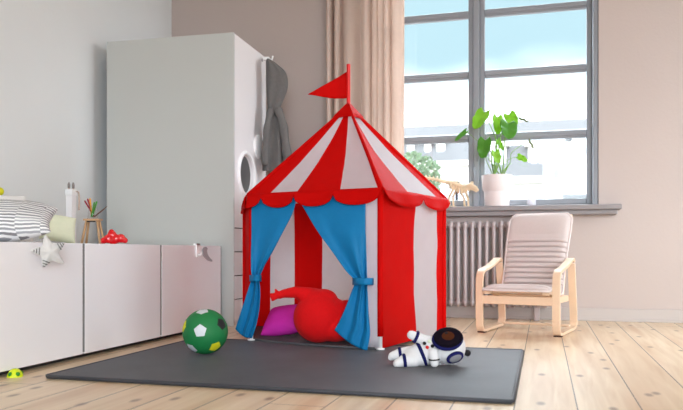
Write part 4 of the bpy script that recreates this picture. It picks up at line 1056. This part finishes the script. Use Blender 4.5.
# bright hazy sky over the street; rear and side brightness added as unseen fill
def smap(x, a, b_, lo, hi_):
    n_ = N(nt, 'ShaderNodeMapRange', interpolation_type='SMOOTHSTEP')
    for k_, v_ in zip((1, 2, 3, 4), (a, b_, lo, hi_)): n_.inputs[k_].default_value = v_
    nt.links.new(x, n_.inputs[0]); return n_.outputs[0]
L_FRONT, L_BACK, L_SIDE = 11.5, 12.0, 9.5
side = smap(sp.outputs[0], .3, .9, 1.0, 0.0)
lum = math_n(nt, 'MULTIPLY', smap(sp.outputs[1], -.1, .45, 0, L_FRONT), side)
lum = math_n(nt, 'ADD', lum, math_n(nt, 'MULTIPLY', math_n(nt, 'MULTIPLY', smap(sp.outputs[1], -.45, .1, L_BACK, 0), side), smap(sp.outputs[2], .3, .5, 1.0, .12)))
lum = math_n(nt, 'ADD', lum, math_n(nt, 'MULTIPLY', smap(sp.outputs[0], .3, .9, 0, L_SIDE), smap(sp.outputs[1], -.1, .45, 1, 0)))
lum = math_n(nt, 'MULTIPLY', lum, math_n(nt, 'ADD', 1.0, math_n(nt, 'MULTIPLY', smap(sp.outputs[1], .2, .5, 0.0, 1.0), smap(sp.outputs[2], .33, .42, -.75, 0.0))))
cl = N(nt, 'ShaderNodeVectorMath', operation='SCALE'); cl.inputs[0].default_value = (.89, 1.0, 1.09); nt.links.new(lum, cl.inputs['Scale'])
blue = math_n(nt, 'MULTIPLY', blue, smap(sp.outputs[1], .0, .5, 0.0, 1.0))
sky = mix_n(nt, blue, cl.outputs[0], (.42, .62, .70))
st_ = smap(sp.outputs[2], -.12, 0, .22, 1.0)
nt.links.new(sky, bg.inputs[0]); nt.links.new(st_, bg.inputs[1])
W.cycles.sampling_method = 'MANUAL' if hasattr(W, 'cycles') else None
W.cycles.sample_map_resolution = 1024

for nm, loc, rot, sx_, sy_ in (('portal_street', ((wx0 + wx1) / 2, WY + .3, (wz0 + wz1) / 2), (-PI / 2, 0, 0), wx1 - wx0, wz1 - wz0),
                               ('portal_side', (XR + .1, (ro0 + ro1) / 2, (rz0 + rz1) / 2), (0, PI / 2, 0), rz1 - rz0, ro1 - ro0),
                               ('portal_rear', ((bo0 + bo1) / 2, yq - .1, 1.25), (PI / 2, 0, 0), bo1 - bo0, 2.5)):  # side and rear portals sit in the added light openings
    ld = bpy.data.lights.new(nm, 'AREA'); ld.shape = 'RECTANGLE'; ld.size = sx_; ld.size_y = sy_; ld.cycles.is_portal = True
    lo_ = bpy.data.objects.new(nm, ld); C.objects.link(lo_); lo_.location = loc; lo_.rotation_euler = rot
sun = bpy.data.lights.new('sun', 'SUN'); sun.energy = .8; sun.angle = math.radians(1.5); sun.color = (1, .97, .92)
so = bpy.data.objects.new('sun', sun); C.objects.link(so); so.rotation_euler = (math.radians(32), 0, math.radians(-12))

# ------------------------------------------------------------------ camera and view
cam = bpy.data.cameras.new('camera'); co = bpy.data.objects.new('camera', cam); C.objects.link(co); sc.camera = co
co.location = (0, 0, H); co.rotation_euler = (PI / 2, 0, YAW)
cam.sensor_width = 36; cam.lens = FOC / 683 * 36; cam.shift_y = (HZ - 205) / 683; cam.dof.use_dof = True; cam.dof.focus_distance = 3.6; cam.dof.aperture_fstop = 4.0; cam.clip_start = .02; cam.clip_end = 300
sc.view_settings.view_transform = 'Standard'; sc.view_settings.look = 'None'; sc.view_settings.gamma = 1; sc.view_settings.use_curve_mapping = False
sc.view_settings.exposure = 0.58
sc.cycles.max_bounces = 10; sc.cycles.diffuse_bounces = 6; sc.cycles.transparent_max_bounces = 12
sc.cycles.caustics_reflective = False; sc.cycles.caustics_refractive = False
for o in bpy.data.objects:
    if '_world' in o: del o['_world']
